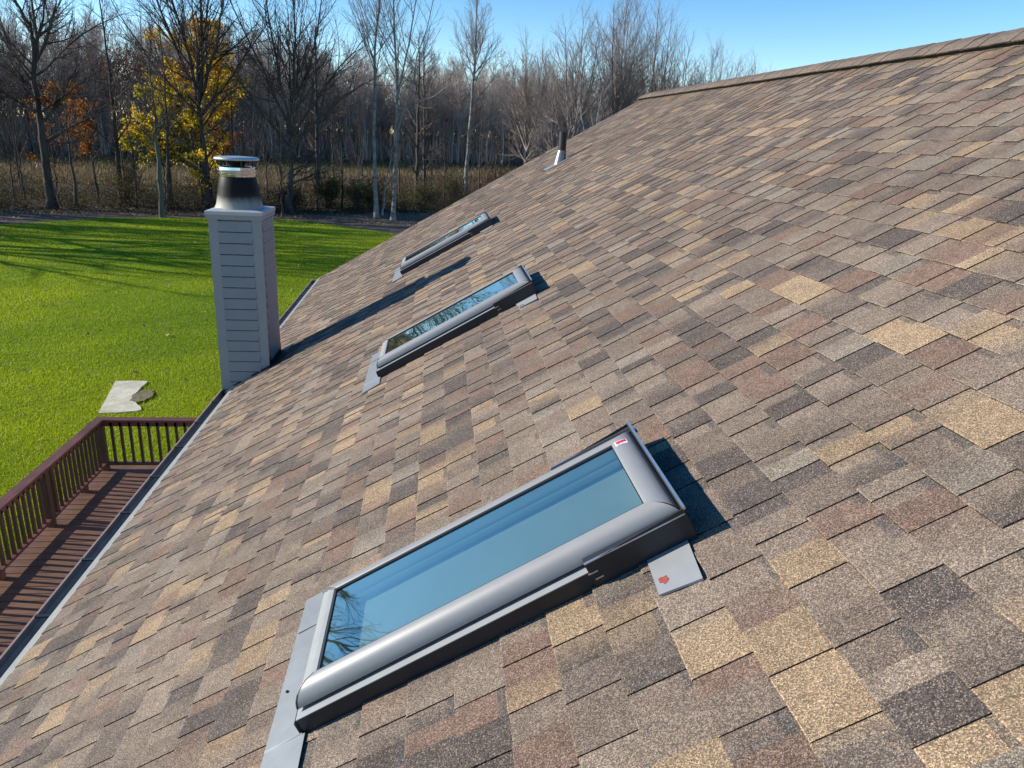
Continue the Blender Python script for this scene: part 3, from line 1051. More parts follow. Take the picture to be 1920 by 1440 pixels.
for (px_, py_, sz) in ((RX, RYB, 0.09), (RX, 9.72, 0.09), (RX - 0.006, 9.90, 0.075), (RX, 6.4, 0.09), (RX, 3.2, 0.09), (-1.7, RYB, 0.09)):
    po = Buf()
    h = sz / 2
    po.box(px_ - h, px_ + h, py_ - h, py_ + h, 0.0 if sz > .08 else DZ + .133, RZ - 0.0375)
    po.build('post', M['railz'], dk, bevel=0.004)
for py_ in (10.75, 8.43, 7.3, 5.2):
    po = Buf()
    po.box(RX - 0.04, RX + 0.04, py_ - 0.045, py_ + 0.045, DZ, DZ + 0.095)
    po.build('rail_block', M['raily'], dk, bevel=0.003)
y = RYB - 0.19
while y > DY0 + 3.0:
    if min(abs(y - q) for q in (9.72, 9.9, 6.4, 3.2)) > 0.085:
        ba = Buf()
        ba.box(RX - 0.019, RX + 0.019, y - 0.019, y + 0.019, DZ + 0.1325, RZ - 0.037)
        ba.build('baluster', M['railz'], dk)
    y -= 0.128
x = RX + 0.165
while x < -2.2:
    ba = Buf()
    ba.box(x - 0.019, x + 0.019, RYB - 0.019, RYB + 0.019, DZ + 0.1325, RZ - 0.037)
    ba.build('baluster', M['railz'], dk)
    x += 0.141

# ------------------------------------------------------------------ vegetation machinery
def norm(a):
    return a / np.maximum(np.linalg.norm(a, axis=-1, keepdims=True), 1e-9)


def grow(rg_, S, D, L, R0, K, wig, trop, taper=0.25):
    """polylines: S (N,3) starts, D (N,3) directions, L lengths, R0 radii -> P (N,K,3), R (N,K)"""
    N = len(S)
    P = np.zeros((N, K, 3)); P[:, 0] = S
    d = norm(D.copy())
    for k in range(1, K):
        d = norm(d + rg_.normal(0, wig, (N, 3)) + np.array([0, 0, 1.0]) * trop)
        P[:, k] = P[:, k - 1] + d * (L / (K - 1))[:, None]
    t = np.linspace(0, 1, K)[None]
    Rr = R0[:, None] * (1 - t * (1 - taper))
    return P, Rr


def spawn(rg_, P, Rr, L, n, t0, t1, ang, asd, lf, lfs, rf, rmin):
    """n children on each polyline"""
    N, K, _ = P.shape
    t = t0 + (t1 - t0) * ((np.arange(n)[None] + rg_.random((N, n))) / n)
    x = t * (K - 1)
    i = np.minimum(x.astype(int), K - 2)
    f = (x - i)[..., None]
    ar = np.arange(N)[:, None]
    A, B = P[ar, i], P[ar, i + 1]
    S = A + (B - A) * f
    T = norm(B - A)
    q = norm(np.cross(T, rg_.normal(0, 1, T.shape)))
    a = np.radians(rg_.normal(ang, asd, t.shape))[..., None]
    D = T * np.cos(a) + q * np.sin(a)
    Rs = Rr[ar, i] * rf
    LL = L[:, None] * lf * (1 - 0.55 * (t - t0) / max(1e-6, t1 - t0)) * rg_.uniform(1 - lfs, 1 + lfs, t.shape)
    Rs = np.maximum(np.minimum(Rs, LL * 0.03), rmin)
    return S.reshape(-1, 3), D.reshape(-1, 3), LL.ravel(), Rs.ravel()


def tubes(P, Rr, s):
    N, K, _ = P.shape
    T = np.empty_like(P)
    T[:, 1:-1] = P[:, 2:] - P[:, :-2]
    T[:, 0] = P[:, 1] - P[:, 0]
    T[:, -1] = P[:, -1] - P[:, -2]
    T = norm(T)
    ref = np.where(np.abs(T[..., 2:3]) > 0.9, np.array([1.0, 0, 0]), np.array([0, 0, 1.0]))
    X = norm(np.cross(T, ref)); Y = np.cross(T, X)
    a = np.arange(s) * 2 * math.pi / s
    V = P[:, :, None] + Rr[:, :, None, None] * (X[:, :, None] * np.cos(a)[:, None] + Y[:, :, None] * np.sin(a)[:, None])
    V = V.reshape(-1, 3)
    base = (np.arange(N) * K * s)[:, None, None] + (np.arange(K - 1) * s)[None, :, None]
    j = np.arange(s)[None, None]; j2 = (np.arange(s) + 1) % s
    F = np.stack([base + j, base + j2, base + s + j2, base + s + j], -1).reshape(-1, 4)
    return V, F


def join(parts):
    V, F, o = [], [], 0
    for v, f in parts:
        V.append(v); F.append(f + o); o += len(v)
    return np.concatenate(V), np.concatenate(F)


def quads(rg_, C, size, col, cj=0.25, flat=False):
    """leaf-sized quads at C (n,3)"""
    n = len(C)
    a = norm(rg_.normal(0, 1, (n, 3)))
    if flat: a[:, 2] *= 0.25; a = norm(a)
    b = norm(np.cross(a, norm(rg_.normal(0, 1, (n, 3)) + (np.array([0, 0, 2.5]) if flat else 0))))
    s = size * rg_.uniform(0.6, 1.35, (n, 1))
    V = np.stack([C - a * s, C - b * s * 0.55, C + a * s, C + b * s * 0.55], 1).reshape(-1, 3)
    F = np.arange(n * 4).reshape(-1, 4)
    ci = np.asarray(col)[rg_.integers(0, len(col), n)] * rg_.uniform(1 - cj, 1 + cj, (n, 1))
    return V, F, np.repeat(ci, 4, 0)


def smooth_path(pts, K):
    pts = np.array(pts, float)
    t = np.linspace(0, len(pts) - 1, K)
    i = np.minimum(t.astype(int), len(pts) - 2)
    f = (t - i)[:, None]
    p0 = pts[np.maximum(i - 1, 0)]; p1 = pts[i]; p2 = pts[i + 1]; p3 = pts[np.minimum(i + 2, len(pts) - 1)]
    return 0.5 * ((2 * p1) + (-p0 + p2) * f + (2 * p0 - 5 * p1 + 4 * p2 - p3) * f ** 2 + (-p0 + 3 * p1 - 3 * p2 + p3) * f ** 3)


def make_tree(name, seed, trunk, r0, label, group=None, limbs=None, nl=16, t0=0.25, lang=42, llen=0.45, nb=10, nt=9,
              trop=0.05, bark='bark', twig='twig', leaves=None, leaf_n=0, leaf_size=0.09, loc=None, lw=0.05, scale=1.0, up=0.10, cat='tree', lr=0.5):
    """trunk: local points from the ground up; limbs: optional list of hand-set main limbs (start, ..., end, radius)"""
    rg_ = np.random.default_rng(seed)
    root = tag(empty(name, loc), label, cat, group)
    tp = smooth_path(trunk, 16)
    tp[1:-1] += rg_.normal(0, 0.03, (14, 3)) * np.array([1, 1, 0])
    H = tp[-1, 2]
    t = np.linspace(0, 1, 16)
    flare = 1 + 0.55 * np.exp(-t * 22)
    tr_ = r0 * (1 - t * 0.86) * flare
    parts_t = [tubes(tp[None], tr_[None], 9)]
    P0, R0 = tp[None], tr_[None]
    S, D, L, Rl = spawn(rg_, P0, R0, np.array([H]), nl, t0, 0.99, lang, 9, llen, 0.25, lr, 0.012)
    P1, R1 = grow(rg_, S, D, L, Rl, 8, lw, trop, 0.18)
    if limbs:
        LP, LR = [], []
        for pts, rr in limbs:
            p = smooth_path(pts, 8)
            p[1:] += rg_.normal(0, 0.05, (7, 3))
            LP.append(p); LR.append(rr * (1 - np.linspace(0, 1, 8) * 0.85))
        LP, LR = np.array(LP), np.array(LR)
        LL = np.linalg.norm(np.diff(LP, axis=1), axis=-1).sum(1)
        P1 = np.concatenate([P1, LP]); R1 = np.concatenate([R1, LR]); L = np.concatenate([L, LL])
    parts_c = [tubes(P1, R1, 6)]
    S, D, L2, R2 = spawn(rg_, P1, R1, L, nb, 0.18, 0.98, 36, 11, 0.42, 0.35, 0.5, 0.009)
    P2, R2 = grow(rg_, S, D, L2, R2, 5, 0.09, up, 0.3)
    parts_c.append(tubes(P2, R2, 4))
    S, D, L3, R3 = spawn(rg_, P2, R2, L2, nt, 0.15, 1.0, 38, 13, 0.50, 0.4, 0.55, 0.0055)
    P3, R3 = grow(rg_, S, D, L3, R3, 4, 0.11, up, 0.5)
    parts_c.append(tubes(P3, R3, 3))
    np_mesh('trunk', *join(parts_t), M[bark], root, smooth=True, local=True)
    np_mesh('crown', *join(parts_c), M[twig], root, local=True)
    if leaves:
        pool = P3[:, 1:].reshape(-1, 3)
        C = pool[rg_.integers(0, len(pool), leaf_n)] + rg_.normal(0, 0.10, (leaf_n, 3))
        dens = np.sin(C[:, 0] * 1.3 + seed) + np.sin(C[:, 2] * 1.6 + 2 * seed) + np.sin(C[:, 1] * 1.4)
        C = C[dens > -1.5]
        v, f, c = quads(rg_, C, leaf_size, leaves)
        np_mesh('leaves', v, f, M['leaf'], root, col=c, local=True)
    root.scale = (scale,) * 3
    return root


def copy_tree(src, loc, rz, sc, label=None, group=None):
    r = src.copy(); COL.objects.link(r)
    r.location = loc; r.rotation_euler = (0, 0, rz); r.scale = (sc[0], sc[0], sc[1])
    if label: r['label'] = label
    if group: r['group'] = group
    elif 'group' in r: del r['group']
    for chd in list(src.children):
        c = chd.copy(); COL.objects.link(c); c.parent = r
    return r

# ------------------------------------------------------------------ trees along the far edge of the lawn
def lp(base, pts):
    """pixel-measured world points -> local"""
    return [(x - base[0], y - base[1], z + 4.7) for x, y, z in pts]


# big forked tree at the far left
B = (-25.2, 53.0, 0)
make_tree('bare_tree', 1, [(0, 0, 0), (0.05, 0, 4.4), (0.15, 0, 8.5), (0.4, 0, 11.2)], 0.30,
          'tall dark bare tree with a forked crown, leftmost of the big trees', loc=B, nl=12, t0=0.3, lang=52, llen=0.42, nb=14, nt=11,
          limbs=[([(0.2, 0, 8.6), (0.5, .3, 11.5), (0.3, .5, 15.5)], .13), ([(0.3, 0, 9.0), (1.6, -.4, 11), (3.0, -.8, 14.0), (3.6, -1, 16)], .11),
                 ([(0.2, 0, 8.2), (1.6, .6, 9.6), (3.6, .8, 11.2), (5.6, 1.0, 12.2)], .09), ([(0.15, 0, 8.0), (-1.4, .3, 10), (-2.2, .5, 13.5)], .10),
                 ([(0.1, 0, 6.0), (1.8, -.5, 7.0), (4.2, -.9, 8.6), (6.4, -1.2, 9.4)], .07), ([(0.3, 0, 9.6), (1.0, .5, 12), (1.6, .8, 16)], .10),
                 ([(0.0, 0, 4.4), (2.0, .5, 4.4), (4.3, 1, 5.8)], .06), ([(0.4, 0, 11), (-.4, -.4, 13), (-.5, -.5, 16.5)], .10)])
# the big vase-shaped tree behind the flue
B = (-16.0, 56.3, 0)
make_tree('bare_tree', 2, [(0, 0, 0), (-0.1, 0, 2.6), (-0.15, 0, 5.2), (-0.2, 0, 7.2)], 0.34,
          'large bare vase shaped tree standing in front of the yellow tree', loc=B, nl=7, t0=0.3, lang=60, llen=0.5, nb=16, nt=12,
          limbs=[([(-.2, 0, 7.0), (-1.2, .2, 10), (-2.4, .5, 13.2), (-3.6, .6, 16.5)], .14), ([(-.2, 0, 7.1), (-.5, -.3, 10.5), (-1.3, -.5, 14), (-1.9, -.6, 17.5)], .15),
                 ([(-.2, 0, 7.2), (.2, .3, 10.5), (.4, .3, 14), (.6, .2, 18)], .15), ([(-.2, 0, 7.0), (1.0, -.3, 9.8), (2.0, -.7, 13), (3.0, -1, 16.5)], .13),
                 ([(-.15, 0, 6.4), (1.5, .4, 8.4), (3.3, .9, 10.8), (5.0, 1.2, 13.2)], .11), ([(-.15, 0, 6.2), (-1.9, -.2, 8.2), (-3.6, -.6, 10.6), (-5.2, -.9, 13.6)], .11),
                 ([(-.1, 0, 5.6), (1.3, -.8, 7.0), (2.8, -1.5, 8.2)], .08), ([(-.1, 0, 5.4), (-1.6, .8, 6.6), (-3.2, 1.4, 8.6)], .08),
                 ([(-.2, 0, 7.0), (-.2, 1.0, 10), (0, 2.2, 15)], .11), ([(-.2, 0, 7.0), (.2, -1.1, 10), (.5, -2.0, 15)], .11)])
# wide fan of stems right of the chimney
B = (-10.4, 55.3, 0)
make_tree('bare_tree', 3, [(0, 0, 0), (.2, 0, 1.8), (.4, 0, 3.7), (.5, 0, 5.6)], 0.30,
          'bare many stemmed tree fanning out just right of the chimney', loc=B, nl=8, t0=0.3, lang=62, llen=0.6, nb=16, nt=12,
          limbs=[([(.5, 0, 5.3), (-.8, .2, 8.4), (-2.4, .3, 11.8), (-4.0, .4, 15.5)], .11), ([(.5, 0, 5.5), (0, -.3, 9), (-.5, -.4, 12.5), (-1.0, -.4, 16.5)], .12),
                 ([(.5, 0, 5.6), (.8, .3, 9), (1.0, .3, 12.5), (1.4, .3, 17)], .13), ([(.5, 0, 5.5), (1.8, -.4, 9), (2.6, -.8, 12), (3.4, -.9, 15.5)], .11),
                 ([(.5, 0, 5.2), (2.4, .5, 8), (4.4, .9, 10.6), (6.4, 1.2, 13)], .10), ([(.4, 0, 4.6), (2.6, -.3, 6.6), (5.0, -.7, 8.4), (7.0, -.9, 9.6)], .08),
                 ([(.4, 0, 4.4), (-1.4, .5, 6.6), (-3.2, .8, 9), (-4.8, 1, 11.2)], .09), ([(.5, 0, 5.6), (.3, 1.3, 9), (.2, 2.4, 14)], .10),
                 ([(.4, 0, 4.2), (1.6, 1.0, 6), (3.3, 1.8, 7.2)], .06), ([(.5, 0, 5.6), (1.2, -1.2, 9), (2.0, -2.2, 14)], .10)])
# slender trees on the left
make_tree('bare_tree', 4, [(0, 0, 0), (.15, 0, 5.5), (.2, 0, 9.4), (.1, 0, 14.0)], 0.17,
          'slender dark tree between the two big trees on the left', loc=(-22.2, 56.7, 0), nl=24, t0=0.22, lang=58, llen=0.22, nb=8, nt=7)
make_tree('bare_tree', 5, [(0, 0, 0), (.1, 0, 4.3), (.2, 0, 6.5), (.1, 0, 9.4)], 0.15,
          'grey green mossy trunk at the lawn edge, left of the chimney', loc=(-17.3, 50.3, 0), nl=18, t0=0.3, lang=52, llen=0.28, nb=8, nt=7, bark='moss')
make_tree('bare_tree', 6, [(0, 0, 0), (.4, 0, 4.7), (.6, 0, 8.1), (.6, 0, 12.0)], 0.13,
          'thin straight trunk close in front of the yellow leaves', loc=(-18.3, 54.4, 0), nl=18, t0=0.3, lang=48, llen=0.22, nb=8, nt=7)
# yellow, orange and rust leaved trees
YEL = [(0.80, 0.60, 0.04), (0.74, 0.58, 0.05), (0.80, 0.50, 0.04), (0.60, 0.52, 0.06), (0.72, 0.38, 0.03)]
make_tree('yellow_tree', 7, [(0, 0, 0), (.1, 0, 4), (.2, 0, 8), (.3, 0, 11.3)], 0.20, 'tree covered in bright yellow and gold leaves',
          loc=(-17.4, 59.5, 0), nl=30, t0=0.12, lang=62, llen=0.42, nb=11, nt=8, leaves=YEL, leaf_n=14000, leaf_size=0.105, trop=0.03, up=0.03)
make_tree('yellow_tree', 31, [(0, 0, 0), (.1, 0, 3), (0, 0, 5.5), (.2, 0, 7.4)], 0.12, 'shorter tree with yellow green leaves at the left foot of the gold one',
          loc=(-19.3, 58.2, 0), nl=18, t0=0.25, lang=60, llen=0.42, nb=9, nt=7, leaves=[(0.55, 0.42, 0.02), (0.45, 0.40, 0.03), (0.36, 0.34, 0.03)], leaf_n=6000, leaf_size=0.11, trop=0.03, up=0.03)
ORG = [(0.22, 0.068, 0.012), (0.24, 0.10, 0.015), (0.34, 0.14, 0.02), (0.17, 0.075, 0.015)]
make_tree('orange_tree', 8, [(0, 0, 0), (0, 0, 3.2), (.1, 0, 7.4)], 0.12, 'small tree with dark orange leaves beside the leftmost big tree',
          loc=(-24.3, 54.6, 0), nl=16, t0=0.42, lang=62, llen=0.40, nb=9, nt=7, leaves=ORG, leaf_n=2600, leaf_size=0.085, trop=0.0, up=0.02)
RUS = [(0.36, 0.16, 0.06), (0.28, 0.12, 0.05), (0.22, 0.10, 0.04)]
make_tree('rust_tree', 9, [(0, 0, 0), (0, 0, 3.0), (.1, 0, 6.2)], 0.07, 'little sapling with pale rust leaves left of the slender dark tree',
          loc=(-23.9, 57.0, 0), nl=12, t0=0.5, lang=45, llen=0.22, nb=8, nt=6, leaves=RUS, leaf_n=1500, leaf_size=0.085)
make_tree('rust_tree', 10, [(0, 0, 0), (.1, 0, 3.0), (.1, 0, 6.6)], 0.10, 'rust orange leaved sapling right behind the flue cap',
          loc=(-16.0, 60.5, 0), nl=12, t0=0.5, lang=50, llen=0.25, nb=8, nt=6, leaves=[(0.42, 0.15, 0.045), (0.34, 0.12, 0.03)], leaf_n=1500, leaf_size=0.095)
# pale-barked trees in the middle
PALE = dict(bark='birch', twig='paletwig')
make_tree('pale_tree', 11, [(0, 0, 0), (-.1, 0, 4.2), (0, 0, 8.7), (.1, 0, 11.1), (.4, 0, 14.5), (.5, 0, 18)], 0.15,
          'pale straight trunk, left one of the two close pale trees', loc=(-4.1, 54.2, 0), nl=22, t0=0.42, lang=30, llen=0.26, nb=10, nt=8, trop=.06, **PALE)
make_tree('pale_tree', 12, [(0, 0, 0), (.2, 0, 4.3), (.3, 0, 9.2), (.1, 0, 13.8), (0, 0, 18)], 0.145,
          'pale forked tree leaning stems to the right, nearest the roof edge', loc=(-2.9, 53.2, 0), nl=18, t0=0.4, lang=32, llen=0.28, nb=10, nt=8, trop=.06,
          limbs=[([(.25, 0, 7.6), (.9, .2, 10.4), (1.6, .3, 14), (2.0, .3, 18)], .085), ([(.2, 0, 5.6), (1.1, -.2, 8.2), (2.0, -.2, 11.6), (3.4, -.3, 16.5)], .085),
                 ([(.5, 0, 7.2), (2.0, .6, 8.0), (3.4, .8, 8.6), (4.0, .8, 9.8)], .055)], **PALE)
make_tree('pale_tree', 13, [(0, 0, 0), (.4, 0, 2.6), (.95, 0, 5.4)], 0.10, 'short pale stem leaning between the two close pale trees',
          loc=(-3.8, 54.6, 0), nl=6, t0=0.5, lang=35, llen=0.3, nb=6, nt=5, **PALE)
make_tree('pale_tree', 14, [(0, 0, 0), (.2, 0, 5.4), (.5, 0, 10.8), (.6, 0, 13.3), (.6, 0, 18.5)], 0.20,
          'pale slender tree with a narrow oval crown above the roof edge', loc=(2.9, 73.3, 0), nl=30, t0=0.38, lang=30, llen=0.24, nb=11, nt=9, trop=.07, **PALE)
make_tree('bare_tree', 15, [(0, 0, 0), (0, 0, 4.5), (.1, 0, 9.0), (.1, 0, 13)], 0.22, 'dark straight trunk just right of the forked pale tree',
          loc=(-1.5, 64.7, 0), nl=22, t0=0.2, lang=60, llen=0.25, nb=9, nt=8)
make_tree('bare_tree', 16, [(0, 0, 0), (.1, 0, 5), (.2, 0, 10.5), (.3, 0, 14.5)], 0.24, 'dark tree standing alone between the fan of stems and pale trees',
          loc=(-11.2, 75.0, 0), nl=24, t0=0.2, lang=58, llen=0.30, nb=9, nt=8)
make_tree('bare_tree', 17, [(0, 0, 0), (-.1, 0, 6), (-.2, 0, 14)], 0.20, 'dark slim tree second to the right of the forked pale tree',
          loc=(-1.0, 76.0, 0), nl=26, t0=0.2, lang=46, llen=0.24, nb=9, nt=8)
# vase-shaped trees above the roof on the right
VL = [([(0, 0, 4.6), (-1.6, .2, 8.0), (-3.0, .4, 12.5)], .10), ([(0, 0, 4.8), (-.7, -.4, 9), (-1.4, -.6, 15)], .12), ([(0, 0, 5), (.2, .3, 9.5), (.3, .4, 16)], .13),
      ([(0, 0, 4.8), (1.0, -.3, 9), (1.8, -.5, 14.8)], .12), ([(0, 0, 4.6), (2.0, .3, 8), (3.4, .6, 12)], .10), ([(0, 0, 5), (.1, 1.4, 9), (0, 2.5, 14)], .10),
      ([(0, 0, 5), (.1, -1.4, 9), (.3, -2.5, 14)], .10), ([(0, 0, 3.4), (-2.0, .4, 5.2), (-4.2, .6, 7.4)], .07), ([(0, 0, 3.2), (2.2, -.3, 5), (4.0, -.5, 7.5)], .07)]
vase = make_tree('bare_tree', 18, [(0, 0, 0), (0, 0, 2), (.1, 0, 5.2)], 0.32, 'broad bare vase tree straight above the vent pipe', loc=(12.3, 70, 0),
                 nl=5, t0=.4, lang=60, llen=.5, nb=20, nt=13, limbs=VL, twig='greytwig')
vase2 = make_tree('bare_tree', 19, [(0, 0, 0), (.1, 0, 3), (.2, 0, 5.6)], 0.30, 'bare tree above the left end of the ridge, tallest on the right', loc=(16.6, 72, 0),
                  nl=5, t0=.4, lang=60, llen=.5, nb=20, nt=13, twig='greytwig',
                  limbs=[([(a[0], a[1], a[2] + .2) for a in [tuple(np.array(p) * np.array((.8, 1, 1.12))) for p in pts]], rr) for pts, rr in VL])
copy_tree(vase, (9.6, 82, 0), 2.1, (0.95, 0.95), 'bare tree left of the vent pipe, right of the oval pale crown')
copy_tree(vase2, (20.6, 74, 0), 1.9, (0.85, 0.98), 'bare tree second along the ridge from its left end')
copy_tree(vase, (24.2, 77, 0), 4.0, (0.85, 0.93), 'bare tree third along the ridge from its left end')
copy_tree(vase2, (27.8, 79, 0), 0.7, (0.85, 0.84), 'bare tree fourth along the ridge from its left end')
copy_tree(vase, (30.6, 81, 0), 5.1, (0.95, 0.86), 'bare crown fifth along the ridge from its left end')
copy_tree(vase2, (34.6, 84, 0), 2.6, (1.0, 0.78), 'low bare crown, last along the ridge towards the open sky')
copy_tree(vase2, (18.6, 80, 0), 4.4, (0.95, 1.02), 'bare tree behind the gap between the first two trees over the ridge')
copy_tree(vase, (14.2, 95, 0), 3.0, (0.9, 0.95), 'bare tree seen behind the one above the vent pipe')
make_tree('pale_tree', 20, [(0, 0, 0), (.1, 0, 3), (.5, 0, 6.2), (.9, 0, 9.8)], 0.14, 'white barked forked tree low over the roof edge right of the vent pipe',
          loc=(12.2, 62, 0), nl=10, t0=.45, lang=30, llen=.26, nb=7, nt=6, limbs=[([(.2, 0, 5.2), (-.6, .1, 7.2), (-1.0, .2, 9.6)], .07)], **PALE)
# slim stems in the brush and mid-field
slim = make_tree('bare_sapling', 21, [(0, 0, 0), (.1, 0, 3.5), (.3, 0, 7.5)], 0.075, 'slim bare stem in the brush at the lawn edge', 'slim stems in the brush',
                 loc=(-10.3, 52.6, 0), nl=14, t0=.25, lang=45, llen=.28, nb=7, nt=5)
slim2 = make_tree('bare_sapling', 22, [(0, 0, 0), (-.2, 0, 3.0), (-.1, 0, 6.0), (.2, 0, 9)], 0.085, 'slim bare stem in the brush at the lawn edge', 'slim stems in the brush',
                  loc=(-11.9, 53.4, 0), nl=16, t0=.2, lang=52, llen=.26, nb=7, nt=5)
tr_rng = np.random.default_rng(5)
for k, (x, y, s) in enumerate([(-12.6, 54.6, .9), (-11.2, 56.6, 1.05), (-13.4, 55.2, .8), (-28.0, 54.0, .8), (-26.6, 57.0, .9), (-20.6, 55.0, .85), (-19.4, 57.6, 1.0),
                               (-14.4, 58.0, 1.0), (-8.6, 57.4, .9), (-7.2, 60.0, 1.0), (-5.8, 63.0, 1.1), (-0.2, 57.9, .62), (0.8, 66, .9), (-23.2, 60.5, 1.0), (-29.6, 58.5, 1.1),
                               (-21.6, 63, 1.1), (-3.2, 70, 1.1), (4.6, 80, 1.1), (6.8, 88, 1.2), (-8.8, 69, 1.1), (-14.0, 66, 1.1), (-27.2, 65, 1.2), (-31.5, 62, 1.2)]):
    copy_tree((slim, slim2)[k % 2], (x, y, 0), tr_rng.uniform(0, 6.28), (s, s * tr_rng.uniform(.9, 1.15)), group='slim stems in the brush')
# trees outside the left of the picture: they throw the long shadows on the lawn and show in the skylights
side = make_tree('bare_tree', 30, [(0, 0, 0), (.2, 0, 4), (.1, 0, 9), (.3, 0, 15)], 0.30, 'bare tree in the row closing the left side of the lawn', 'bare trees closing the left side of the lawn',
                 loc=(-36, 46, 0), nl=20, t0=.28, lang=45, llen=.42, nb=9, nt=6)
for (x, y, s) in ((-27.5, 38.5, 1.12), (-32, 42, 1.15), (-36, 38, 1.2), (-31.5, 49.5, .95), (-41, 48, 1.1), (-46, 43, 1.0), (-52, 47, 1.15), (-58, 41.5, 1.1), (-39, 52, 1.0), (-47, 53, 1.1), (-64, 47, 1.2), (-55, 54, 1.1),
                  (-62, 37, 1.1), (-70, 42, 1.2)):
    copy_tree(side, (x, y, 0), tr_rng.uniform(0, 6.28), (s, s * tr_rng.uniform(.9, 1.1)), group='bare trees closing the left side of the lawn')

# ------------------------------------------------------------------ far woods: one mass
def woods():
    g = np.random.default_rng(77)
    protos = []
    for s in range(7):
        H = g.uniform(14, 18)
        tp = np.zeros((1, 7, 3)); tp[0, :, 2] = np.linspace(0, H, 7); tp[0, :, :2] = np.cumsum(g.normal(0, .18, (7, 2)), 0)
        r = g.uniform(.12, .24) * (1 - np.linspace(0, .88, 7))[None]
        S, D, L, Rl = spawn(g, tp, r, np.array([H]), 20, .22, .99, 42, 12, .34, .3, .5, .03)
        P1, R1 = grow(g, S, D, L, Rl, 5, .10, .12, .3)
        S, D, L2, R2 = spawn(g, P1, R1, L, 8, .2, 1, 38, 12, .5, .4, .6, .022)
        P2, R2 = grow(g, S, D, L2, R2, 3, .12, .12, .6)
        S, D, L3, R3 = spawn(g, P2, R2, L2, 5, .2, 1, 38, 12, .6, .4, .7, .015)
        P3, R3 = grow(g, S, D, L3, R3, 2, .12, .12, .7)
        protos.append(join([tubes(tp, r, 5), tubes(P1, R1, 3), tubes(P2, R2, 3), tubes(P3, R3, 3)]))
    V, F, Cc, o = [], [], [], 0
    n = 700
    for k in range(n):
        v, f = protos[g.integers(7)]
        d = g.random() ** 1.3
        x = g.uniform(-120, 80)
        edge = 118 + 0.55 * (x + 62) * (x < -20) + (23 + 0.4 * (x + 20)) * (x >= -20)
        y = edge + d * 60
        a = g.uniform(0, 6.28); s = g.uniform(.80, 1.06) * (0.98 + 0.16 * d); sz = s * g.uniform(.88, 1.06) * (1.04 if x > -25 else 1.12)
        c, sn = math.cos(a), math.sin(a)
        w_ = np.stack([(v[:, 0] * c - v[:, 1] * sn) * s + x, (v[:, 0] * sn + v[:, 1] * c) * s + y, v[:, 2] * sz], 1)
        V.append(w_); F.append(f + o); o += len(v)
        tone = np.array([(0.33, 0.265, 0.225), (0.43, 0.355, 0.305), (0.25, 0.198, 0.170), (0.58, 0.50, 0.44), (0.36, 0.225, 0.165)][g.choice(5, p=[.33, .3, .2, .1, .07])]) * g.uniform(.8, 1.2)
        Cc.append(np.repeat(tone[None], len(v), 0))
    # saplings and brush at the foot
    N = 13000
    x = g.uniform(-120, 80, N)
    edge = 116 + 0.55 * (x + 62) * (x < -20) + (23 + 0.4 * (x + 20)) * (x >= -20)
    y = edge + 60 * g.random(N) ** .9
    S = np.stack([x, y, np.zeros(N)], 1)
    D = np.stack([g.normal(0, .16, N), g.normal(0, .16, N), np.ones(N)], 1)
    P, Rr = grow(g, S, D, g.uniform(2.5, 12.5, N), g.uniform(.025, .07, N), 4, .08, .05, .3)
    v, f = tubes(P, Rr, 3)
    V.append(v); F.append(f + o); o += len(v)
    Cc.append(np.repeat(np.array([(0.25, 0.205, 0.175)]) * g.uniform(.5, 1.8, (N, 1)), 12, 0))
    ob = np_mesh('far_woods', np.concatenate(V), np.concatenate(F), M['wood'], col=np.concatenate(Cc))
    tag(ob, 'dense leafless grey brown woods beyond the meadow', 'woods', kind='stuff')
    # a little red-brown foliage that still hangs in the wood
    C = []
    for (cx, cy, cz, r, n) in ((-46, 126, 12.5, 4.5, 2600), (-38, 130, 13, 3.5, 1500), (-58, 122, 9, 4, 1200), (-27, 138, 12, 3, 900)):
        C.append(np.array([cx, cy, cz]) + g.normal(0, 1, (n, 3)) * np.array([r, r, r * .55]) * .6)
    v, f, c = quads(g, np.concatenate(C), 0.16, [(0.15, 0.055, 0.035), (0.19, 0.075, 0.04), (0.12, 0.06, 0.04)])
    tag(np_mesh('woods_foliage', v, f, M['leaf'], col=c), 'reddish brown leaves still hanging high in the far woods', 'foliage', kind='stuff')


woods()


# ------------------------------------------------------------------ brush, shrubs, meadow, grass
def edge_y(x):
    return np.interp(x, [-60, -36, -27, -23, -17.6, -9.7, -5, 0, 6, 14], [50, 50.0, 50.8, 51.8, 53.0, 54.5, 56.5, 59, 63, 65])


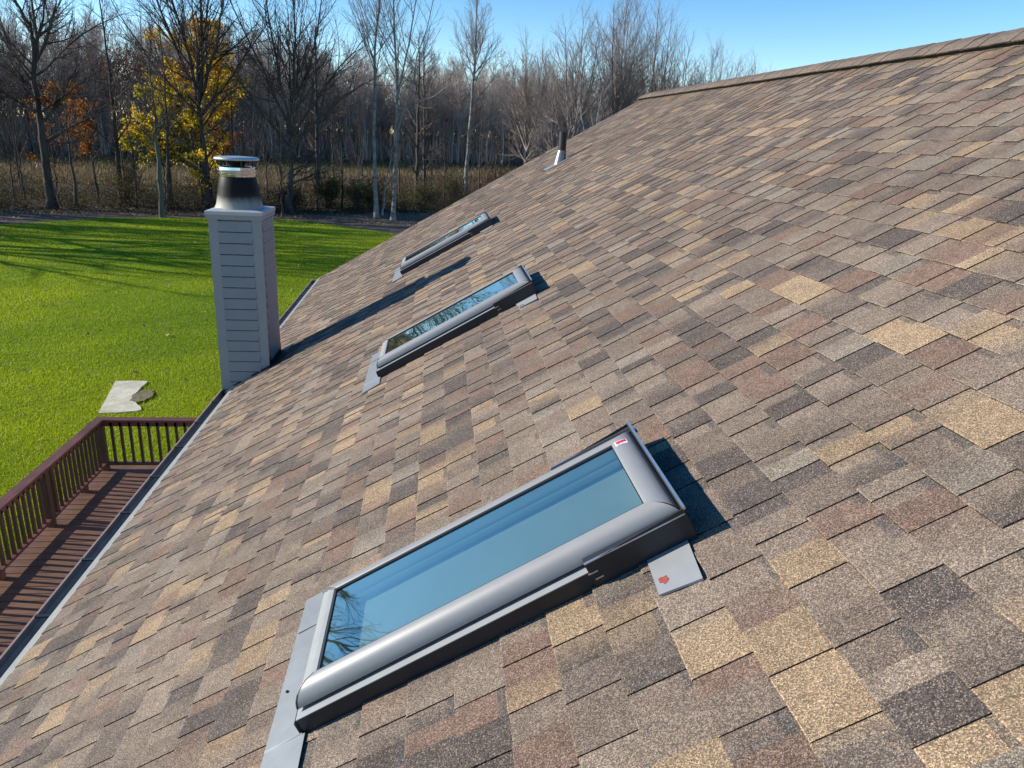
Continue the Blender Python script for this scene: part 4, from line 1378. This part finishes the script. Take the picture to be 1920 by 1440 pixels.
def undergrowth():
    g = np.random.default_rng(8)
    N = 13000
    x = g.uniform(-62, 14, N)
    y = edge_y(x) + 18 * g.random(N) ** 1.3
    S = np.stack([x, y, np.zeros(N)], 1)
    D = np.stack([g.normal(0, .65, N), g.normal(0, .65, N), np.ones(N)], 1)
    hl = np.interp(x, [-62, -30, -14, -9, -3, 6], [2.6, 2.3, 1.9, 1.5, 1.2, 1.4]) * np.clip(0.72 + .38 * np.sin(x * .9) * np.sin(y * .7 + 1) + .30 * np.sin(x * .37 + 1.7) + .18 * np.sin(x * 2.3 + y), .25, 1.5)
    P, Rr = grow(g, S, D, hl * g.uniform(.5, 1.25, N), g.uniform(.007, .016, N), 5, .2, -.10, .4)
    v, f = tubes(P, Rr, 3)
    c = np.repeat(np.array([(0.070, 0.056, 0.044)]) * g.uniform(.4, 1.9, (N, 1)), 15, 0)
    LP = P[:, 1:].reshape(-1, 3)
    C = LP[g.integers(0, len(LP), 75000)] + g.normal(0, .14, (75000, 3))
    lv, lf, lc = quads(g, C, .055, [(0.075, 0.052, 0.022), (0.075, 0.082, 0.022), (0.095, 0.062, 0.032), (0.060, 0.078, 0.020), (0.13, 0.075, 0.035), (0.10, 0.10, 0.035)], .4)
    V = np.concatenate([v, lv]); F = np.concatenate([f, lf + len(v)]); Cc = np.concatenate([c, lc])
    tag(np_mesh('undergrowth', V, F, M['leaf'], col=Cc), 'tangled brown brush along the far edge of the lawn', 'undergrowth', kind='stuff')


undergrowth()


def shrub(seed, loc, rx, h, cols, label, n=2600, size=.06):
    g = np.random.default_rng(seed)
    root = tag(empty('shrub', loc), label, 'shrub')
    N = 60
    S = g.normal(0, .12, (N, 3)) * np.array([rx, rx, 0])
    a = g.uniform(0, 6.28, N); sp = g.uniform(.1, 1, N) * rx / h * 1.1
    D = np.stack([np.cos(a) * sp, np.sin(a) * sp, np.ones(N)], 1)
    P, Rr = grow(g, S, D, h * g.uniform(.7, 1.2, N), np.full(N, .016), 6, .16, -.02, .3)
    S, D, L2, R2 = spawn(g, P, Rr, np.full(N, h), 6, .25, 1, 40, 14, .32, .3, .6, .006)
    P2, R2 = grow(g, S, D, L2, R2, 4, .16, 0, .5)
    np_mesh('stems', *join([tubes(P, Rr, 4), tubes(P2, R2, 3)]), M['twig'], root, local=True)
    pool = P2[:, 1:].reshape(-1, 3)
    C = pool[g.integers(0, len(pool), n)] + g.normal(0, .08, (n, 3))
    v, f, c = quads(g, C, size, cols)
    np_mesh('foliage', v, f, M['leaf'], root, col=c, local=True)


DG = [(0.045, 0.075, 0.018), (0.06, 0.085, 0.02), (0.075, 0.08, 0.025)]
OL = [(0.11, 0.11, 0.03), (0.14, 0.12, 0.045), (0.09, 0.085, 0.03)]
GY = [(0.19, 0.17, 0.10), (0.14, 0.13, 0.075), (0.11, 0.10, 0.05)]
BR = [(0.13, 0.085, 0.045), (0.10, 0.07, 0.035), (0.15, 0.11, 0.06)]
shrub(1, (-8.3, 60.0, 0), 1.7, 2.6, DG, 'rounded dark green shrub in the brush right of the chimney', 3600)
shrub(2, (-6.0, 60.5, 0), 1.5, 2.2, GY, 'pale grey arching shrub left of the two pale trunks')
shrub(3, (-10.6, 57.0, 0), 1.5, 1.9, BR, 'brown leafed shrub at the foot of the fan shaped tree')
shrub(4, (-4.9, 58.5, 0), 1.4, 2.3, DG, 'dark shrub directly behind the two pale trunks', 3000)
shrub(5, (-0.9, 61.5, 0), 1.8, 2.2, OL, 'olive green shrub behind the thin stem near the roof edge', 3200)
shrub(6, (1.6, 67.5, 0), 2.0, 2.6, OL, 'olive shrub touching the roof edge under the oval pale crown', 3200)
shrub(7, (-21.6, 56.6, 0), 1.6, 3.2, OL, 'green leafed shrub at the foot of the slender dark tree', 2200)
shrub(8, (-14.6, 57.2, 0), 1.5, 2.8, OL, 'yellow green shrub behind the flue shroud', 2200)
shrub(9, (6.5, 74, 0), 2.2, 3.0, BR, 'brown shrub under the vent pipe at the roof edge', 2600)


def meadow():
    g = np.random.default_rng(9)
    N = 90000
    d = g.random(N) ** 1.5
    y = 73 + d * 110
    x = g.uniform(-1, 1, N) * (18 + y * .55) - 12
    h = g.uniform(.25, .75, N)
    w_ = g.uniform(.02, .05, N) * (1 + d * 2)
    a = g.uniform(0, 3.14, N)
    lx, ly = g.normal(0, .25, N) * h, g.normal(0, .25, N) * h
    B = np.stack([x, y, np.zeros(N)], 1)
    wv = np.stack([np.cos(a) * w_, np.sin(a) * w_, np.zeros(N)], 1)
    T = B + np.stack([lx, ly, h], 1)
    V = np.stack([B - wv, B + wv, T], 1).reshape(-1, 3)
    patch = np.sin(x * .11 + 1) + np.sin(y * .09) + np.sin(x * .05 - y * .06)
    cols = np.array([(0.23, 0.17, 0.075), (0.17, 0.13, 0.06), (0.16, 0.135, 0.055), (0.26, 0.195, 0.11), (0.12, 0.075, 0.045)])
    ci = np.where(patch > .9, 4, np.where(patch < -.8, 2, g.integers(0, 4, N)))
    c = cols[ci] * g.uniform(.5, 1.15, (N, 1)) * np.array([(1.0, .95, 1.0)])
    tag(np_mesh('meadow_grass', V, np.arange(3 * N).reshape(-1, 3), M['grass'], col=np.repeat(c, 3, 0)), 'tall dry tan grass of the meadow before the woods', 'grass', kind='stuff')


meadow()


def inside(px, py, poly):
    r = np.zeros(len(px), bool)
    n = len(poly)
    for i in range(n):
        x0, y0 = poly[i]; x1, y1 = poly[(i + 1) % n]
        c = ((y0 > py) != (y1 > py)) & (px < (x1 - x0) * (py - y0) / (y1 - y0 + 1e-12) + x0)
        r ^= c
    return r


def lawn_grass():
    g = np.random.default_rng(10)
    N = 820000
    y = 9 + 44 * g.random(N) ** 1.6
    x = -3.2 - (3.0 + y * .60) * g.random(N) + y * 0.06
    k = inside(x, y, LAWN)
    k &= ~((x > DX0 - .05) & (y < DY1 + .05))
    k &= ~(inside(x, y, edge) & (g.random(N) > .03))
    dd = ((x + 6.62) / .42) ** 2 + ((y - 16.75) / .6) ** 2 < 1
    k &= ~(dd & (g.random(N) > .55))
    # grass thins out into the leaf litter
    fade = np.clip((y - edge_y(x) + 9.0 - 2 * np.sin(x * .7)) / 6, 0, 1) * (x > -12) * .8
    k &= g.random(N) > fade
    x, y = x[k], y[k]; N = len(x)
    clump = np.sin(x * 2.1 + np.sin(y * 1.7)) * np.sin(y * 2.3 + 1.3 * np.sin(x * 1.1))
    h = g.uniform(.026, .060, N) * (1 + .3 * clump)
    w_ = g.uniform(.0028, .0055, N) * (1 + (y - 9) / 22)
    a = g.uniform(0, 6.28, N)
    B = np.stack([x, y, np.zeros(N)], 1)
    wv = np.stack([np.cos(a) * w_, np.sin(a) * w_, np.zeros(N)], 1)
    T = B + np.stack([g.normal(0, .5, N) * h, g.normal(0, .5, N) * h, h], 1)
    V = np.stack([B - wv, B + wv, T], 1).reshape(-1, 3)
    patch = np.sin(x * .45 + 2) * np.sin(y * .31) + .6 * np.sin(x * 1.1 - y * .9) * np.sin(y * .8 + x * .3)
    mixv = np.clip(.5 + .5 * patch + g.normal(0, .2, N), 0, 1)[:, None]
    c = (1 - mixv) * np.array([(0.230, 0.345, 0.010)]) + mixv * np.array([(0.450, 0.510, 0.010)])
    dry = g.random(N) < .03
    c[dry] = (0.32, 0.30, 0.12)
    c = c * g.uniform(.75, 1.3, (N, 1))
    tag(np_mesh('lawn_grass', V, np.arange(3 * N).reshape(-1, 3), M['grass'], col=np.repeat(c, 3, 0)), 'bright green mown grass of the lawn', 'grass', kind='stuff')
    # fallen leaves, thick under the trees and scattered on the lawn
    n1, n2 = 16000, 1600
    x = np.concatenate([g.uniform(-60, 14, n1), g.uniform(-26, -2, n2)])
    y = np.concatenate([edge_y(x[:n1]) - np.interp(x[:n1], [-30, -20, -9, 0, 10], [4, 3, 4, 12, 18]) * g.random(n1) ** .8 + 1.5, 16 + 34 * g.random(n2) ** .7])
    C = np.stack([x, y, g.uniform(.02, .07, len(x))], 1)
    v, f, c = quads(g, C, .062, [(0.30, 0.24, 0.17), (0.22, 0.15, 0.10), (0.40, 0.34, 0.26), (0.17, 0.11, 0.08), (0.33, 0.25, 0.10)], .3, flat=True)
    tag(np_mesh('fallen_leaves', v, f, M['leaf'], col=c), 'dry fallen leaves scattered under the trees and over the lawn', 'leaves', kind='stuff')


lawn_grass()
